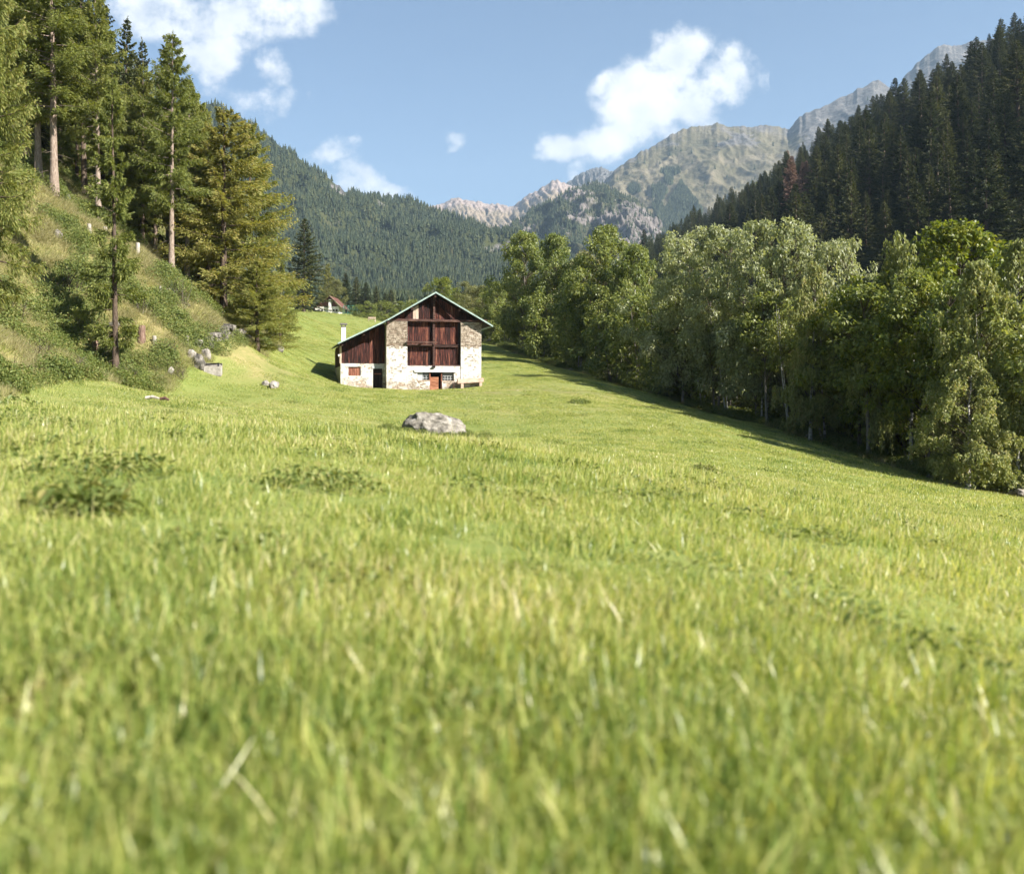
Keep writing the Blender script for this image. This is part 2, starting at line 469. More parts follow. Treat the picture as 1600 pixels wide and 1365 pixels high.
def plaster_mat():
    """old lime plaster with rubble showing through, more of it near the ground"""
    m, N, L = new_mat('old_plaster')
    tc = N('ShaderNodeTexCoord')
    vo = N('ShaderNodeTexVoronoi'); vo.feature = 'DISTANCE_TO_EDGE'
    mp = N('ShaderNodeMapping'); mp.inputs['Scale'].default_value = (3.2, 3.2, 6.2); L(tc.outputs['Object'], mp.inputs[0])
    L(mp.outputs[0], vo.inputs['Vector']); vo.inputs['Scale'].default_value = 1
    vc = N('ShaderNodeTexVoronoi'); L(mp.outputs[0], vc.inputs['Vector']); vc.inputs['Scale'].default_value = 1
    st = ramp(N, [(0, (.30, .22, .16)), (.5, (.42, .34, .26)), (1, (.55, .50, .44))])
    bw = N('ShaderNodeRGBToBW'); L(vc.outputs['Color'], bw.inputs[0]); L(bw.outputs[0], st.inputs[0])
    er = N('ShaderNodeMapRange'); er.inputs['From Min'].default_value = 0; er.inputs['From Max'].default_value = .09
    L(vo.outputs['Distance'], er.inputs['Value'])
    dk = N('ShaderNodeMix'); dk.data_type = 'RGBA'; dk.inputs[6].default_value = (.16, .12, .09, 1)
    L(er.outputs[0], dk.inputs['Factor']); L(st.outputs[0], dk.inputs[7])
    n = N('ShaderNodeTexNoise'); n.inputs['Scale'].default_value = 1.5; n.inputs['Detail'].default_value = 8; n.inputs['Roughness'].default_value = .7
    L(tc.outputs['Object'], n.inputs['Vector'])
    sx = N('ShaderNodeSeparateXYZ'); L(tc.outputs['Object'], sx.inputs[0])
    hz = N('ShaderNodeMapRange'); hz.inputs['From Min'].default_value = -.2; hz.inputs['From Max'].default_value = 1.3
    hz.inputs['To Min'].default_value = .11; hz.inputs['To Max'].default_value = -.02; L(sx.outputs['Z'], hz.inputs['Value'])
    su = N('ShaderNodeMath'); su.operation = 'ADD'; L(n.outputs['Fac'], su.inputs[0]); L(hz.outputs[0], su.inputs[1])
    mk = N('ShaderNodeMapRange'); mk.inputs['From Min'].default_value = .535; mk.inputs['From Max'].default_value = .60
    L(su.outputs[0], mk.inputs['Value'])
    n3 = N('ShaderNodeTexNoise'); n3.inputs['Scale'].default_value = 3; n3.inputs['Detail'].default_value = 7; L(tc.outputs['Object'], n3.inputs['Vector'])
    pl = ramp(N, [(.34, (.30, .27, .23)), (.47, (.50, .48, .44)), (.62, (.62, .60, .565)), (.72, (.70, .685, .65))]); L(n3.outputs['Fac'], pl.inputs[0])
    mx = N('ShaderNodeMix'); mx.data_type = 'RGBA'; L(mk.outputs[0], mx.inputs['Factor']); L(pl.outputs[0], mx.inputs[6]); L(dk.outputs[2], mx.inputs[7])
    p = N('ShaderNodeBsdfPrincipled'); p.inputs['Roughness'].default_value = .9; p.inputs['Specular IOR Level'].default_value = .1
    L(mx.outputs[2], p.inputs['Base Color'])
    hm = N('ShaderNodeMath'); hm.operation = 'MULTIPLY'; L(er.outputs[0], hm.inputs[0]); L(mk.outputs[0], hm.inputs[1])
    h2 = N('ShaderNodeMath'); h2.operation = 'SUBTRACT'; L(hm.outputs[0], h2.inputs[0]); L(mk.outputs[0], h2.inputs[1])
    h3 = N('ShaderNodeMath'); h3.operation = 'MULTIPLY_ADD'; h3.inputs[1].default_value = .5; L(n3.outputs['Fac'], h3.inputs[0]); L(h2.outputs[0], h3.inputs[2])
    bp = N('ShaderNodeBump'); bp.inputs['Strength'].default_value = .8; bp.inputs['Distance'].default_value = .05
    L(h3.outputs[0], bp.inputs['Height']); L(bp.outputs[0], p.inputs['Normal'])
    o = N('ShaderNodeOutputMaterial'); L(p.outputs[0], o.inputs['Surface'])
    return m


M['plaster'] = plaster_mat()


def meadow_mat():
    m, N, L = new_mat('meadow_turf')
    tc = N('ShaderNodeTexCoord')
    n1 = N('ShaderNodeTexNoise'); n1.inputs['Scale'].default_value = .16; n1.inputs['Detail'].default_value = 8; n1.inputs['Roughness'].default_value = .65
    L(tc.outputs['Object'], n1.inputs['Vector'])
    n2 = N('ShaderNodeTexNoise'); n2.inputs['Scale'].default_value = 5; n2.inputs['Detail'].default_value = 6; n2.inputs['Roughness'].default_value = .7
    L(tc.outputs['Object'], n2.inputs['Vector'])
    ad = N('ShaderNodeMath'); ad.operation = 'MULTIPLY_ADD'; ad.inputs[1].default_value = .55; L(n2.outputs['Fac'], ad.inputs[0])
    hf = N('ShaderNodeMath'); hf.operation = 'MULTIPLY'; hf.inputs[1].default_value = .55; L(n1.outputs['Fac'], hf.inputs[0]); L(hf.outputs[0], ad.inputs[2])
    g = ramp(N, [(.36, (.09, .12, .028)), (.50, (.145, .18, .045)), (.62, (.19, .21, .06)), (.75, (.25, .225, .09))]); L(ad.outputs[0], g.inputs[0])
    d = ramp(N, [(.38, (.10, .115, .035)), (.52, (.20, .185, .07)), (.65, (.29, .235, .11)), (.75, (.34, .27, .15))]); L(ad.outputs[0], d.inputs[0])
    at = N('ShaderNodeAttribute'); at.attribute_name = 'dry'
    mx = N('ShaderNodeMix'); mx.data_type = 'RGBA'; L(at.outputs['Fac'], mx.inputs['Factor']); L(g.outputs[0], mx.inputs[6]); L(d.outputs[0], mx.inputs[7])
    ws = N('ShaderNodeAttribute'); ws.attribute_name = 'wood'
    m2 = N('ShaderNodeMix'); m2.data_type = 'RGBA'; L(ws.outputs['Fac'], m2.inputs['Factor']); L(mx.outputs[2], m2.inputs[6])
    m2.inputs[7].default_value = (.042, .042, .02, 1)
    p = N('ShaderNodeBsdfPrincipled'); p.inputs['Roughness'].default_value = .9; p.inputs['Specular IOR Level'].default_value = .1
    L(m2.outputs[2], p.inputs['Base Color'])
    bp = N('ShaderNodeBump'); bp.inputs['Strength'].default_value = .25; bp.inputs['Distance'].default_value = .05
    L(n2.outputs['Fac'], bp.inputs['Height']); L(bp.outputs[0], p.inputs['Normal'])
    o = N('ShaderNodeOutputMaterial'); L(p.outputs[0], o.inputs['Surface'])
    return m


M['meadow'] = meadow_mat()


def mountain_mat(name, low, alp, rock, scale=.01, bump=1.0):
    m, N, L = new_mat(name)
    tc = N('ShaderNodeTexCoord')
    at = N('ShaderNodeAttribute'); at.attribute_name = 'rock'
    al = N('ShaderNodeAttribute'); al.attribute_name = 'alpine'
    n1 = N('ShaderNodeTexNoise'); n1.inputs['Scale'].default_value = scale; n1.inputs['Detail'].default_value = 10; n1.inputs['Roughness'].default_value = .68
    L(tc.outputs['Object'], n1.inputs['Vector'])
    n2 = N('ShaderNodeTexNoise'); n2.inputs['Scale'].default_value = scale * 3; n2.inputs['Detail'].default_value = 10; n2.inputs['Roughness'].default_value = .7
    L(tc.outputs['Object'], n2.inputs['Vector'])
    a = ramp(N, low); L(n1.outputs['Fac'], a.inputs[0])
    b = ramp(N, alp); L(n1.outputs['Fac'], b.inputs[0])
    c = ramp(N, rock); L(n2.outputs['Fac'], c.inputs[0])
    m1 = N('ShaderNodeMix'); m1.data_type = 'RGBA'; L(al.outputs['Fac'], m1.inputs['Factor']); L(a.outputs[0], m1.inputs[6]); L(b.outputs[0], m1.inputs[7])
    ra = N('ShaderNodeMath'); ra.operation = 'ADD'; L(at.outputs['Fac'], ra.inputs[0]); L(n2.outputs['Fac'], ra.inputs[1])
    rm = N('ShaderNodeMapRange'); rm.inputs['From Min'].default_value = .92; rm.inputs['From Max'].default_value = 1.12; L(ra.outputs[0], rm.inputs['Value'])
    m2 = N('ShaderNodeMix'); m2.data_type = 'RGBA'; L(rm.outputs[0], m2.inputs['Factor']); L(m1.outputs[2], m2.inputs[6]); L(c.outputs[0], m2.inputs[7])
    p = N('ShaderNodeBsdfPrincipled'); p.inputs['Roughness'].default_value = .95; p.inputs['Specular IOR Level'].default_value = .05
    L(m2.outputs[2], p.inputs['Base Color'])
    bp = N('ShaderNodeBump'); bp.inputs['Strength'].default_value = bump; bp.inputs['Distance'].default_value = 12
    L(n2.outputs['Fac'], bp.inputs['Height']); L(bp.outputs[0], p.inputs['Normal'])
    o = N('ShaderNodeOutputMaterial'); L(p.outputs[0], o.inputs['Surface'])
    return m


M['mountain'] = mountain_mat('mountain_ground', [(.35, (.04, .05, .022)), (.65, (.08, .085, .035))],
                             [(.35, (.085, .08, .045)), (.5, (.135, .118, .07)), (.65, (.205, .175, .12))],
                             [(.34, (.055, .055, .058)), (.5, (.12, .115, .11)), (.68, (.235, .215, .20))])

# ------------------------------------------------------------------ lie of the land
def pp(px, py, d):
    return ((px - CX) / F * d, d, (HOR - py) / F * d)


CP = [(-1.5, 0, -.68), (0, 0, -.78), (1.5, 0, -.9), (-3, -3, -.6), (0, -4, -.8), (3, -4, -1.1), (-1.6, 3, -.62), (0, 3, -.76), (1.6, 3, -.95),
      (-3.7, 7, -.40), (0, 7, -.74), (3.7, 7, -1.30), (-7, 13, -.2), (-3.5, 13, -.43), (0, 13, -.72), (3.5, 13, -1.3), (7, 13, -2.0),
      (-11.5, 22, -.45), (-5, 22, -1.1), (0, 22, -1.45), (5, 22, -2.1), (11, 22, -2.9),
      (-17, 32, -.45), (-8, 32, -1.4), (0, 32, -2.0), (8, 32, -2.8), (16, 32, -4.0),
      (-14, 10, .2), (-20, 20, .8), (-30, 30, 5), (-45, 30, 14), (-45, 60, 24), (12, 10, -2.6), (25, 20, -4.6), (40, 40, -6),
      (-10, -20, -.5), (10, -20, -1.6), (0, -35, -1), (-35, -30, 3), (35, -30, -4)]
for c in [(0, 594, 40), (300, 625, 45), (500, 657, 45), (675, 683, 49), (900, 690, 45), (1200, 712, 45), (1500, 762, 48),
          (150, 588, 56), (300, 580, 60), (430, 606, 60), (560, 625, 60), (700, 640, 60), (900, 640, 60), (1100, 660, 60), (1300, 698, 63),
          (400, 560, 75), (480, 590, 75), (560, 610, 75), (700, 612, 75), (850, 612, 75), (1000, 630, 75), (1100, 642, 82),
          (540, 602, 86), (604, 607, 84), (690, 609, 84), (752, 603, 86), (850, 590, 86), (950, 600, 86), (1000, 612, 95),
          (420, 525, 110), (500, 540, 110), (640, 570, 110), (780, 565, 105), (850, 572, 110), (900, 582, 112), (850, 565, 125),
          (420, 503, 150), (480, 508, 150), (560, 515, 140), (650, 530, 150), (770, 540, 150),
          (440, 490, 190), (500, 487, 190), (570, 498, 190), (515, 486, 240), (600, 497, 240), (700, 505, 240), (800, 515, 240),
          (300, 480, 320), (600, 500, 320), (900, 500, 320), (980, 500, 320),
          (0, 500, 50), (50, 520, 50), (-100, 380, 50), (0, 470, 52), (0, 360, 60), (100, 440, 60), (170, 490, 60), (250, 512, 60), (290, 545, 62),
          (40, 265, 70), (100, 310, 70), (150, 350, 70), (270, 432, 70), (330, 490, 70), (370, 525, 70),
          (0, 200, 80), (200, 360, 80), (340, 485, 80), (400, 535, 80), (0, 150, 110), (200, 310, 110), (350, 450, 110),
          (0, 130, 150), (200, 280, 150), (350, 430, 150), (100, 200, 240), (300, 390, 240), (420, 470, 240), (0, 150, 320), (200, 350, 320),
          (-400, 0, 70), (-400, -50, 150),
          (1590, 775, 46), (1700, 790, 50), (1700, 720, 70), (1500, 700, 70), (1300, 655, 85), (1150, 610, 110), (1000, 570, 140), (850, 535, 200),
          (1100, 500, 260), (1200, 505, 200), (1300, 510, 170), (1450, 520, 150), (1600, 530, 140), (1800, 530, 130)]:
    CP.append(pp(*c))
CP = np.array(CP)


def _phi(r2):
    return np.where(r2 > 1e-9, .5 * r2 * np.log(r2 + 1e-12), 0)


_n = len(CP)
_S = 50.0
_xy = CP[:, :2] / _S
_A = np.zeros((_n + 3, _n + 3))
_A[:_n, :_n] = _phi(((_xy[:, None] - _xy[None]) ** 2).sum(-1)) + np.eye(_n) * 2e-4 * (1 + 6 * (CP[:, 1] > 30))
_A[:_n, _n:] = np.c_[np.ones(_n), _xy]
_A[_n:, :_n] = _A[:_n, _n:].T
_w = np.linalg.solve(_A, np.r_[CP[:, 2], 0, 0, 0])


def H(x, y):
    x = np.asarray(x, float)
    y = np.asarray(y, float)
    sh = np.broadcast(x, y).shape
    x, y = [np.broadcast_to(t, sh).ravel() for t in (x, y)]
    out = np.empty(len(x))
    for a in range(0, len(x), 40000):
        q = np.c_[x[a:a + 40000], y[a:a + 40000]] / _S
        out[a:a + 40000] = _phi(((q[:, None] - _xy[None]) ** 2).sum(-1)) @ _w[:_n] + _w[_n] + q @ _w[_n + 1:]
    d = np.hypot(x, y)
    out += fbm(x / 3.1, y / 3.1, o=3) * .045 * smooth(0, 6, d) + fbm(x / 11 + 9, y / 11, o=2) * .035 * smooth(14, 40, d)
    for off in (0, 1.5):      # shallow wheel ruts crossing the right of the meadow
        t = ((x - 4.5) * .85 - (y - 27.5 - off) * .53)
        e = (x - 4.5) * .53 + (y - 27.5 - off) * .85 + .5 * np.sin(t * .25)
        out -= .13 * np.exp(-(e / .28) ** 2) * smooth(0, 4, t)
    wild = smooth(-1, 2.5, XL(y) - x)
    out += wild * fbm(x / 2.3, y / 2.3 + 40, o=3) * .35
    return out.reshape(sh)


def XL(y):   # where the meadow meets the wild bank on the left
    return np.interp(y, [-40, 0, 30, 40, 48, 60, 68, 75, 90, 110, 150, 190, 240, 330], [-16, -15, -18.5, -21.5, -21.5, -21, -20.5, -21, -23, -28.5, -39, -47, -56, -75])


def XR(y):   # edge of the trees on the right
    return np.interp(y, [-40, 0, 46, 50, 64, 82, 95, 112, 125, 150, 200, 240, 330], [30, 27, 24.5, 23.3, 21.3, 16.4, 12.7, 7.5, 4.2, -2, -8, -14, -20])


def dried(X, Y):
    """thin dried patches on the knoll before the barn, at its door and under the bank"""
    dry = np.zeros(np.shape(X))
    for cx, cy, rx, ry, k in [(-3.5, 73, 4.5, 4, .6), (4, 76, 7, 4, .6), (-19, 66, 5, 5, .7), (-19.5, 72, 4, 4, .65), (-14, 50, 9, 6, .3), (-11, 76, 3, 4, .4), (-26, 205, 12, 8, .5),
                              (-5.2, 82.6, 3.2, 1.5, .8), (-12.5, 83.2, 2, 1.2, .6), (-9, 42, 8, 5, .28), (8, 62, 9, 5, .25), (-2, 60, 6, 4, .25)]:
        e = np.exp(-(((X - cx) / rx) ** 2 + ((Y - cy) / ry) ** 2))
        dry = np.maximum(dry, np.clip(e * k * (1 + 1.5 * fbm(X / 2.2, Y / 2.2, o=3)), 0, .9))
    return dry


def build_ground():
    nx, ny = 430, 470
    t = np.linspace(-1, 1, nx)
    gx = np.sinh(t * 4.6) / math.sinh(4.6) * 190
    s = np.linspace(-.42, 1, ny)
    gy = np.sinh(s * 4.9) / math.sinh(4.9) * 335 + 2
    X, Y = np.meshgrid(gx, gy)
    Z = H(X, Y)
    dry = smooth(-1.0, 2.2, XL(Y) - X + fbm(X / 4, Y / 4, o=3) * 1.8) * .95
    dry = np.maximum(dry, dried(X, Y))
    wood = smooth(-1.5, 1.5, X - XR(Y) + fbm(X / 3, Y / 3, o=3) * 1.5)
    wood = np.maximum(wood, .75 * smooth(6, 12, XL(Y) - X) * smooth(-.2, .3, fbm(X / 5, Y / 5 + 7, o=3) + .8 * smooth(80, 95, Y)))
    i = np.arange(nx * ny).reshape(ny, nx)
    q = np.stack([i[:-1, :-1], i[:-1, 1:], i[1:, 1:], i[1:, :-1]], -1).reshape(-1, 4)
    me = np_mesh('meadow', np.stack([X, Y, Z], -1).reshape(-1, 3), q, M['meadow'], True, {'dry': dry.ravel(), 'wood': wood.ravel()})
    link('meadow', me, kind='structure')


build_ground()


def rows_surface(rows):
    """surface through polylines of (column, row, distance), sampled by (u, v)"""
    lo = max(r[0][0] for r in rows)
    hi = min(r[-1][0] for r in rows)
    arr = []
    for r in rows:
        r = np.array(r, float)
        arr.append(r)

    def P(u, v):
        u, v = np.broadcast_arrays(np.asarray(u, float), np.asarray(v, float))
        px = lo + (hi - lo) * u
        pts = []
        for r in arr:
            py, d = np.interp(px, r[:, 0], r[:, 1]), np.interp(px, r[:, 0], r[:, 2])
            pts.append(np.stack([(px - CX) / F * d, d, (HOR - py) / F * d], -1))
        pts = np.stack(pts, 0)
        k = len(arr) - 1
        vv = np.clip(v, 0, 1) * k
        i = np.minimum(vv.astype(int), k - 1)
        f = (vv - i)[..., None]
        a = np.take_along_axis(pts, i[None, ..., None].repeat(3, -1), 0)[0]
        b = np.take_along_axis(pts, (i + 1)[None, ..., None].repeat(3, -1), 0)[0]
        p = a * (1 - f) + b * f
        back = np.clip(v - 1, 0, None)[..., None]
        if np.any(back > 0):
            top = pts[-1]
            hgt = top[..., 2:3]
            p = p + back * np.concatenate([top[..., :1] * .5, top[..., 1:2] * .6, -hgt * 2.2], -1)
        return p
    return P


def mountain(name, rows, nu, nv, amp, freq, amp_top, rockfn, alpfn, mat, seed=0.0, e0=0.0, e1=.25, gully=None):
    S = rows_surface(rows)

    def P(u, v):
        p = S(u, v)
        v = np.asarray(v, float)
        x, y, z = p[..., 0] * freq + seed, p[..., 1] * freq, p[..., 2] * freq
        if gully:
            uu = np.asarray(u, float) + .012 * fbm(np.asarray(u, float) * 9 + seed, v * 4, 0, 3) + .10 * v
            n = .40 * ridged(uu * gully, v * 1.1, seed, 2) + .34 * ridged(uu * gully * 3.1, v * 2.2, seed + 5, 3) + .26 * ridged(uu * gully * 9, v * 9, seed + 9, 5) - .5
        else:
            n = ridged(x, y * .5, z * .45, 5) - .35
        env = smooth(e0, e1, v) * (1 - .75 * smooth(.8, 1, v))
        p = p.copy()
        p[..., 1] -= n * amp * env
        p[..., 2] += n * amp * .45 * env
        p[..., 2] += fbm(np.asarray(u, float) * 42 + seed, 3.3 + seed, 0, 5, .6) * amp_top * smooth(.75, 1, v)
        return p
    U, V = np.meshgrid(np.linspace(0, 1, nu), np.r_[np.linspace(0, 1, nv), 1.06, 1.2, 1.45])
    p = P(U, V)
    ny_, nx_ = U.shape
    i = np.arange(nx_ * ny_).reshape(ny_, nx_)
    q = np.stack([i[:-1, :-1], i[:-1, 1:], i[1:, 1:], i[1:, :-1]], -1).reshape(-1, 4)
    me = np_mesh(name, p.reshape(-1, 3), q, mat, True, {'rock': rockfn(p, V).ravel(), 'alpine': alpfn(p, V).ravel()})
    link(name, me, kind='structure')
    return P


def proj(p):
    return CX + p[..., 0] / p[..., 1] * F, HOR - p[..., 2] / p[..., 1] * F


def low_conifers(name, pts, hs, mat, seed=1, wide=.24):
    """far-off wood: many small conifers in one mesh, each of four drooping tiers"""
    g = np.random.default_rng(seed)
    n = len(pts)
    tiers, sides = 4, 5
    V, Q, A = [], [], []
    cnt = 0
    var = g.uniform(0, .85, n) + (g.random(n) < .06) * .2
    for t in range(tiers):
        z0 = .04 + t * .22
        z1 = z0 + .44 - t * .025
        r = wide * (1 - t * .24) * g.uniform(.75, 1.2, (n, 1)) * hs[:, None]
        ang = np.arange(sides) * 2 * np.pi / sides + g.uniform(0, 6.3, (n, 1))
        rj = r * g.uniform(.6, 1.25, (n, sides))
        ring = np.stack([rj * np.cos(ang), rj * np.sin(ang), (z0 + g.uniform(-.05, .05, (n, sides))) * hs[:, None]], -1) + pts[:, None, :]
        lean = g.normal(0, .02, (n, 2)) * hs[:, None]
        apex = pts + np.c_[lean, np.minimum(z1, 1) * hs]
        v = np.concatenate([ring, apex[:, None, :]], 1)
        b = cnt + np.arange(n)[:, None] * (sides + 1)
        f = np.stack([np.stack([b[:, 0] + j, b[:, 0] + (j + 1) % sides, b[:, 0] + sides], -1) for j in range(sides)], 1)
        V.append(v.reshape(-1, 3)); Q.append(f.reshape(-1, 3)); A.append(np.repeat(var, sides + 1))
        cnt += n * (sides + 1)
    me = np_mesh(name, np.concatenate(V), np.concatenate(Q), mat, False, {'var': np.concatenate(A)})
    o = link(name, me, kind='stuff')
    return o


# left wooded mountainside
def left_rock(p, v):
    n = fbm(p[..., 0] / 150, p[..., 1] / 260, p[..., 2] / 110, 4)
    px, py = proj(p)
    e = sum(np.exp(-(((px - a) / ra) ** 2 + ((py - b) / rb) ** 2)) * k for a, b, ra, rb, k in
            [(535, 292, 26, 13, 1), (580, 330, 20, 12, .7), (672, 358, 14, 18, .7), (790, 388, 45, 16, 1), (470, 250, 30, 12, .6), (425, 215, 12, 8, .8),
             (650, 405, 22, 12, .5), (590, 360, 18, 14, .5), (300, 185, 20, 40, .8), (1000, 380, 60, 40, .6)])
    return np.clip(smooth(.15, .55, n) * .35 + e * (.65 + .6 * n), 0, 1)


PL = mountain('mountainside',
              [[(100, 500, 318), (450, 500, 318), (950, 500, 325)],
               [(100, 450, 850), (450, 458, 950), (600, 466, 950), (780, 474, 980), (950, 485, 1000)],
               [(100, 330, 1250), (400, 330, 1300), (520, 385, 1350), (640, 395, 1400), (780, 425, 1400), (950, 455, 1400)],
               [(100, 70, 1450), (310, 172, 1500), (345, 170, 1500), (400, 204, 1550), (470, 254, 1600), (530, 292, 1650), (570, 312, 1700), (610, 312, 1750), (640, 310, 1750),
                (700, 337, 1700), (760, 357, 1650), (830, 380, 1600), (950, 425, 1500)]],
              220, 150, 45, 1 / 210., 6, left_rock, lambda p, v: p[..., 0] * 0, M['mountain'], 1.7, .25, .75)
g = np.random.default_rng(11)
nT = 27000
u, v = g.uniform(0, 1, nT), g.uniform(.06, 1, nT)
pt = PL(u, v)
px, py = proj(pt)
keep = (g.uniform(0, 1, nT) > np.clip(left_rock(pt, v) * 2.6 - .35, 0, .97)) & (px > 110) & (px < 940)
pt = pt[keep]
low_conifers('mountainside_forest', pt, (7.5 + 5.5 * g.random(len(pt))) * (1 + .25 * fbm(pt[:, 0] / 90, pt[:, 2] / 60, 0, 3)), M['farwood'], 5)

# farthest ranges
M['rosy'] = mountain_mat('rosy_rock', [(.4, (.15, .13, .08)), (.6, (.22, .18, .12))], [(.4, (.22, .18, .12)), (.6, (.28, .22, .16))],
                         [(.35, (.18, .14, .12)), (.5, (.30, .24, .21)), (.66, (.42, .35, .31))])
mountain('far_range', [[(640, 390, 3300), (980, 380, 3300)],
                       [(640, 330, 4200), (670, 322, 4200), (690, 317, 4200), (715, 310, 4200), (745, 316, 4200), (775, 319, 4200), (800, 323, 4200), (825, 305, 4150), (840, 297, 4100),
                        (865, 281, 4100), (895, 292, 4100), (980, 300, 4100)]], 200, 90, 32, 1 / 500., 7,
         lambda p, v: .35 + .4 * smooth(.6, 1, v) + .2 * fbm(p[..., 0] / 200, p[..., 2] / 200, 0, 4), lambda p, v: 1 + p[..., 0] * 0, M['rosy'], 4.4, gully=14)
mountain('far_peak', [[(850, 360, 4000), (1010, 360, 4000)],
                      [(850, 310, 4700), (880, 292, 4700), (905, 273, 4700), (925, 264, 4700), (940, 262, 4700), (950, 268, 4700), (975, 275, 4700), (1010, 290, 4700)]], 120, 80, 50, 1 / 420., 7,
         lambda p, v: .75 + p[..., 0] * 0, lambda p, v: 1 + p[..., 0] * 0, M['mountain'], 7.1, gully=8)


def bare_rock(p, v):
    px, py = proj(p)
    n = fbm(p[..., 0] / 170, p[..., 1] / 300, p[..., 2] / 120, 4)
    hi = smooth(.80, 1.0, v + .10 * n)
    shaded_ridge = smooth(1215, 1270, px) * smooth(.45, .75, v)  # right ridge set to rock, its dark tone also standing for shade
    return np.clip(.30 * smooth(.1, .6, n) + .45 * hi + .6 * shaded_ridge + .08, 0, 1)


PB = mountain('bare_mountain', [[(840, 440, 2300), (1000, 425, 2300), (1200, 400, 2300), (1560, 380, 2300)],
                                [(840, 350, 2800), (950, 335, 2800), (1000, 330, 2850), (1200, 300, 2850), (1560, 230, 2850)],
                                [(840, 320, 3300), (905, 300, 3300), (945, 284, 3300), (960, 266, 3300), (1000, 241, 3350), (1040, 216, 3400), (1065, 204, 3400), (1078, 199, 3400), (1130, 197, 3400), (1200, 199, 3400), (1232, 203, 3400),
                                 (1248, 184, 3400), (1275, 172, 3400), (1300, 161, 3450), (1340, 143, 3450), (1362, 130, 3450), (1372, 126, 3450), (1392, 139, 3450), (1402, 137, 3450), (1412, 122, 3500), (1435, 98, 3500),
                                 (1455, 80, 3500), (1475, 73, 3500), (1500, 70, 3500), (1560, 60, 3500)]],
              460, 300, 22, 1 / 150., 8, bare_rock, lambda p, v: smooth(.05, .3, v), M['mountain'], 2.9)
u, v = g.uniform(0, 1, 110000), g.uniform(.0, .9, 110000)
pt = PB(u, v)
px, py = proj(pt)


def in_tri(px, py, a, b, c):
    def s(p, q):
        return (px - q[0]) * (p[1] - q[1]) - (p[0] - q[0]) * (py - q[1])
    d1, d2, d3 = s(a, b), s(b, c), s(c, a)
    return ~(((d1 < 0) | (d2 < 0) | (d3 < 0)) & ((d1 > 0) | (d2 > 0) | (d3 > 0)))


keep = in_tri(px, py, (1064, 284), (1015, 372), (1098, 330)) | in_tri(px, py, (1098, 328), (1015, 375), (1090, 375))
for a, b, ra, rb in [(1030, 302, 14, 14), (991, 297, 10, 8), (1048, 270, 16, 5), (1028, 328, 10, 12), (1045, 282, 8, 8)]:
    keep |= ((px - a) / ra) ** 2 + ((py - b) / rb) ** 2 < .8 + .5 * fbm(px / 9, py / 9, 0, 2)
keep |= g.uniform(0, 1, 110000) < .0012
pt = pt[keep][:6000]
low_conifers('alpine_copses', pt, 13 + 7 * g.random(len(pt)), M['farwood'], 6)


def spur_rock(p, v):
    px, py = proj(p)
    n = fbm(p[..., 0] / 90, p[..., 1] / 200, p[..., 2] / 70, 4)
    e = np.exp(-(((px - 990) / 55) ** 2 + ((py - 345) / 38) ** 2)) + .8 * np.exp(-(((px - 905) / 38) ** 2 + ((py - 325) / 25) ** 2)) + .6 * np.exp(-(((px - 800) / 30) ** 2 + ((py - 370) / 16) ** 2))
    return np.clip(e * (.85 + .8 * n) + .4 * smooth(-.1, .4, n), 0, 1)


M['spurrock'] = mountain_mat('spur_rock', [(.35, (.05, .058, .028)), (.65, (.10, .10, .055))], [(.4, (.1, .1, .05)), (.6, (.15, .14, .08))],
                             [(.34, (.10, .09, .085)), (.5, (.20, .175, .16)), (.68, (.32, .28, .26))], scale=.02)
PS = mountain('rocky_spur', [[(730, 470, 1500), (900, 470, 1550), (1060, 460, 1600)],
                             [(730, 372, 2200), (790, 356, 2250), (850, 325, 2300), (905, 292, 2400), (925, 289, 2400), (950, 294, 2400), (990, 318, 2350), (1012, 338, 2300), (1030, 362, 2300), (1060, 400, 2200)]],
              260, 160, 45, 1 / 120., 8, spur_rock, lambda p, v: p[..., 0] * 0, M['spurrock'], 6.2)
u, v = g.uniform(0, 1, 7000), g.uniform(.2, 1, 7000)
pt = PS(u, v)
keep = g.uniform(0, 1, 7000) > np.clip(spur_rock(pt, v) * 1.6 - .15, 0, .78)
pt = pt[keep]
low_conifers('spur_forest', pt, 8 + 5 * g.random(len(pt)), M['farwood'], 8)

# the slope on the right that carries the dark spruce forest
PR = mountain('forest_slope', [[(960, 506, 330), (1100, 503, 262), (1200, 508, 200), (1300, 513, 170), (1450, 523, 150), (1600, 533, 140), (1800, 533, 128)],
                               [(960, 425, 900), (1020, 405, 880), (1110, 365, 800), (1150, 345, 760), (1200, 318, 700), (1250, 280, 650), (1300, 258, 610), (1350, 224, 560), (1400, 205, 510), (1450, 178, 470),
                                (1500, 155, 440), (1550, 128, 410), (1600, 105, 390), (1800, 0, 340)]],
              120, 70, 14, 1 / 90., 2, lambda p, v: p[..., 0] * 0, lambda p, v: p[..., 0] * 0, M['mountain'], 3.1)

# ------------------------------------------------------------------ trees
UP = np.array([0, 0, 1.0])


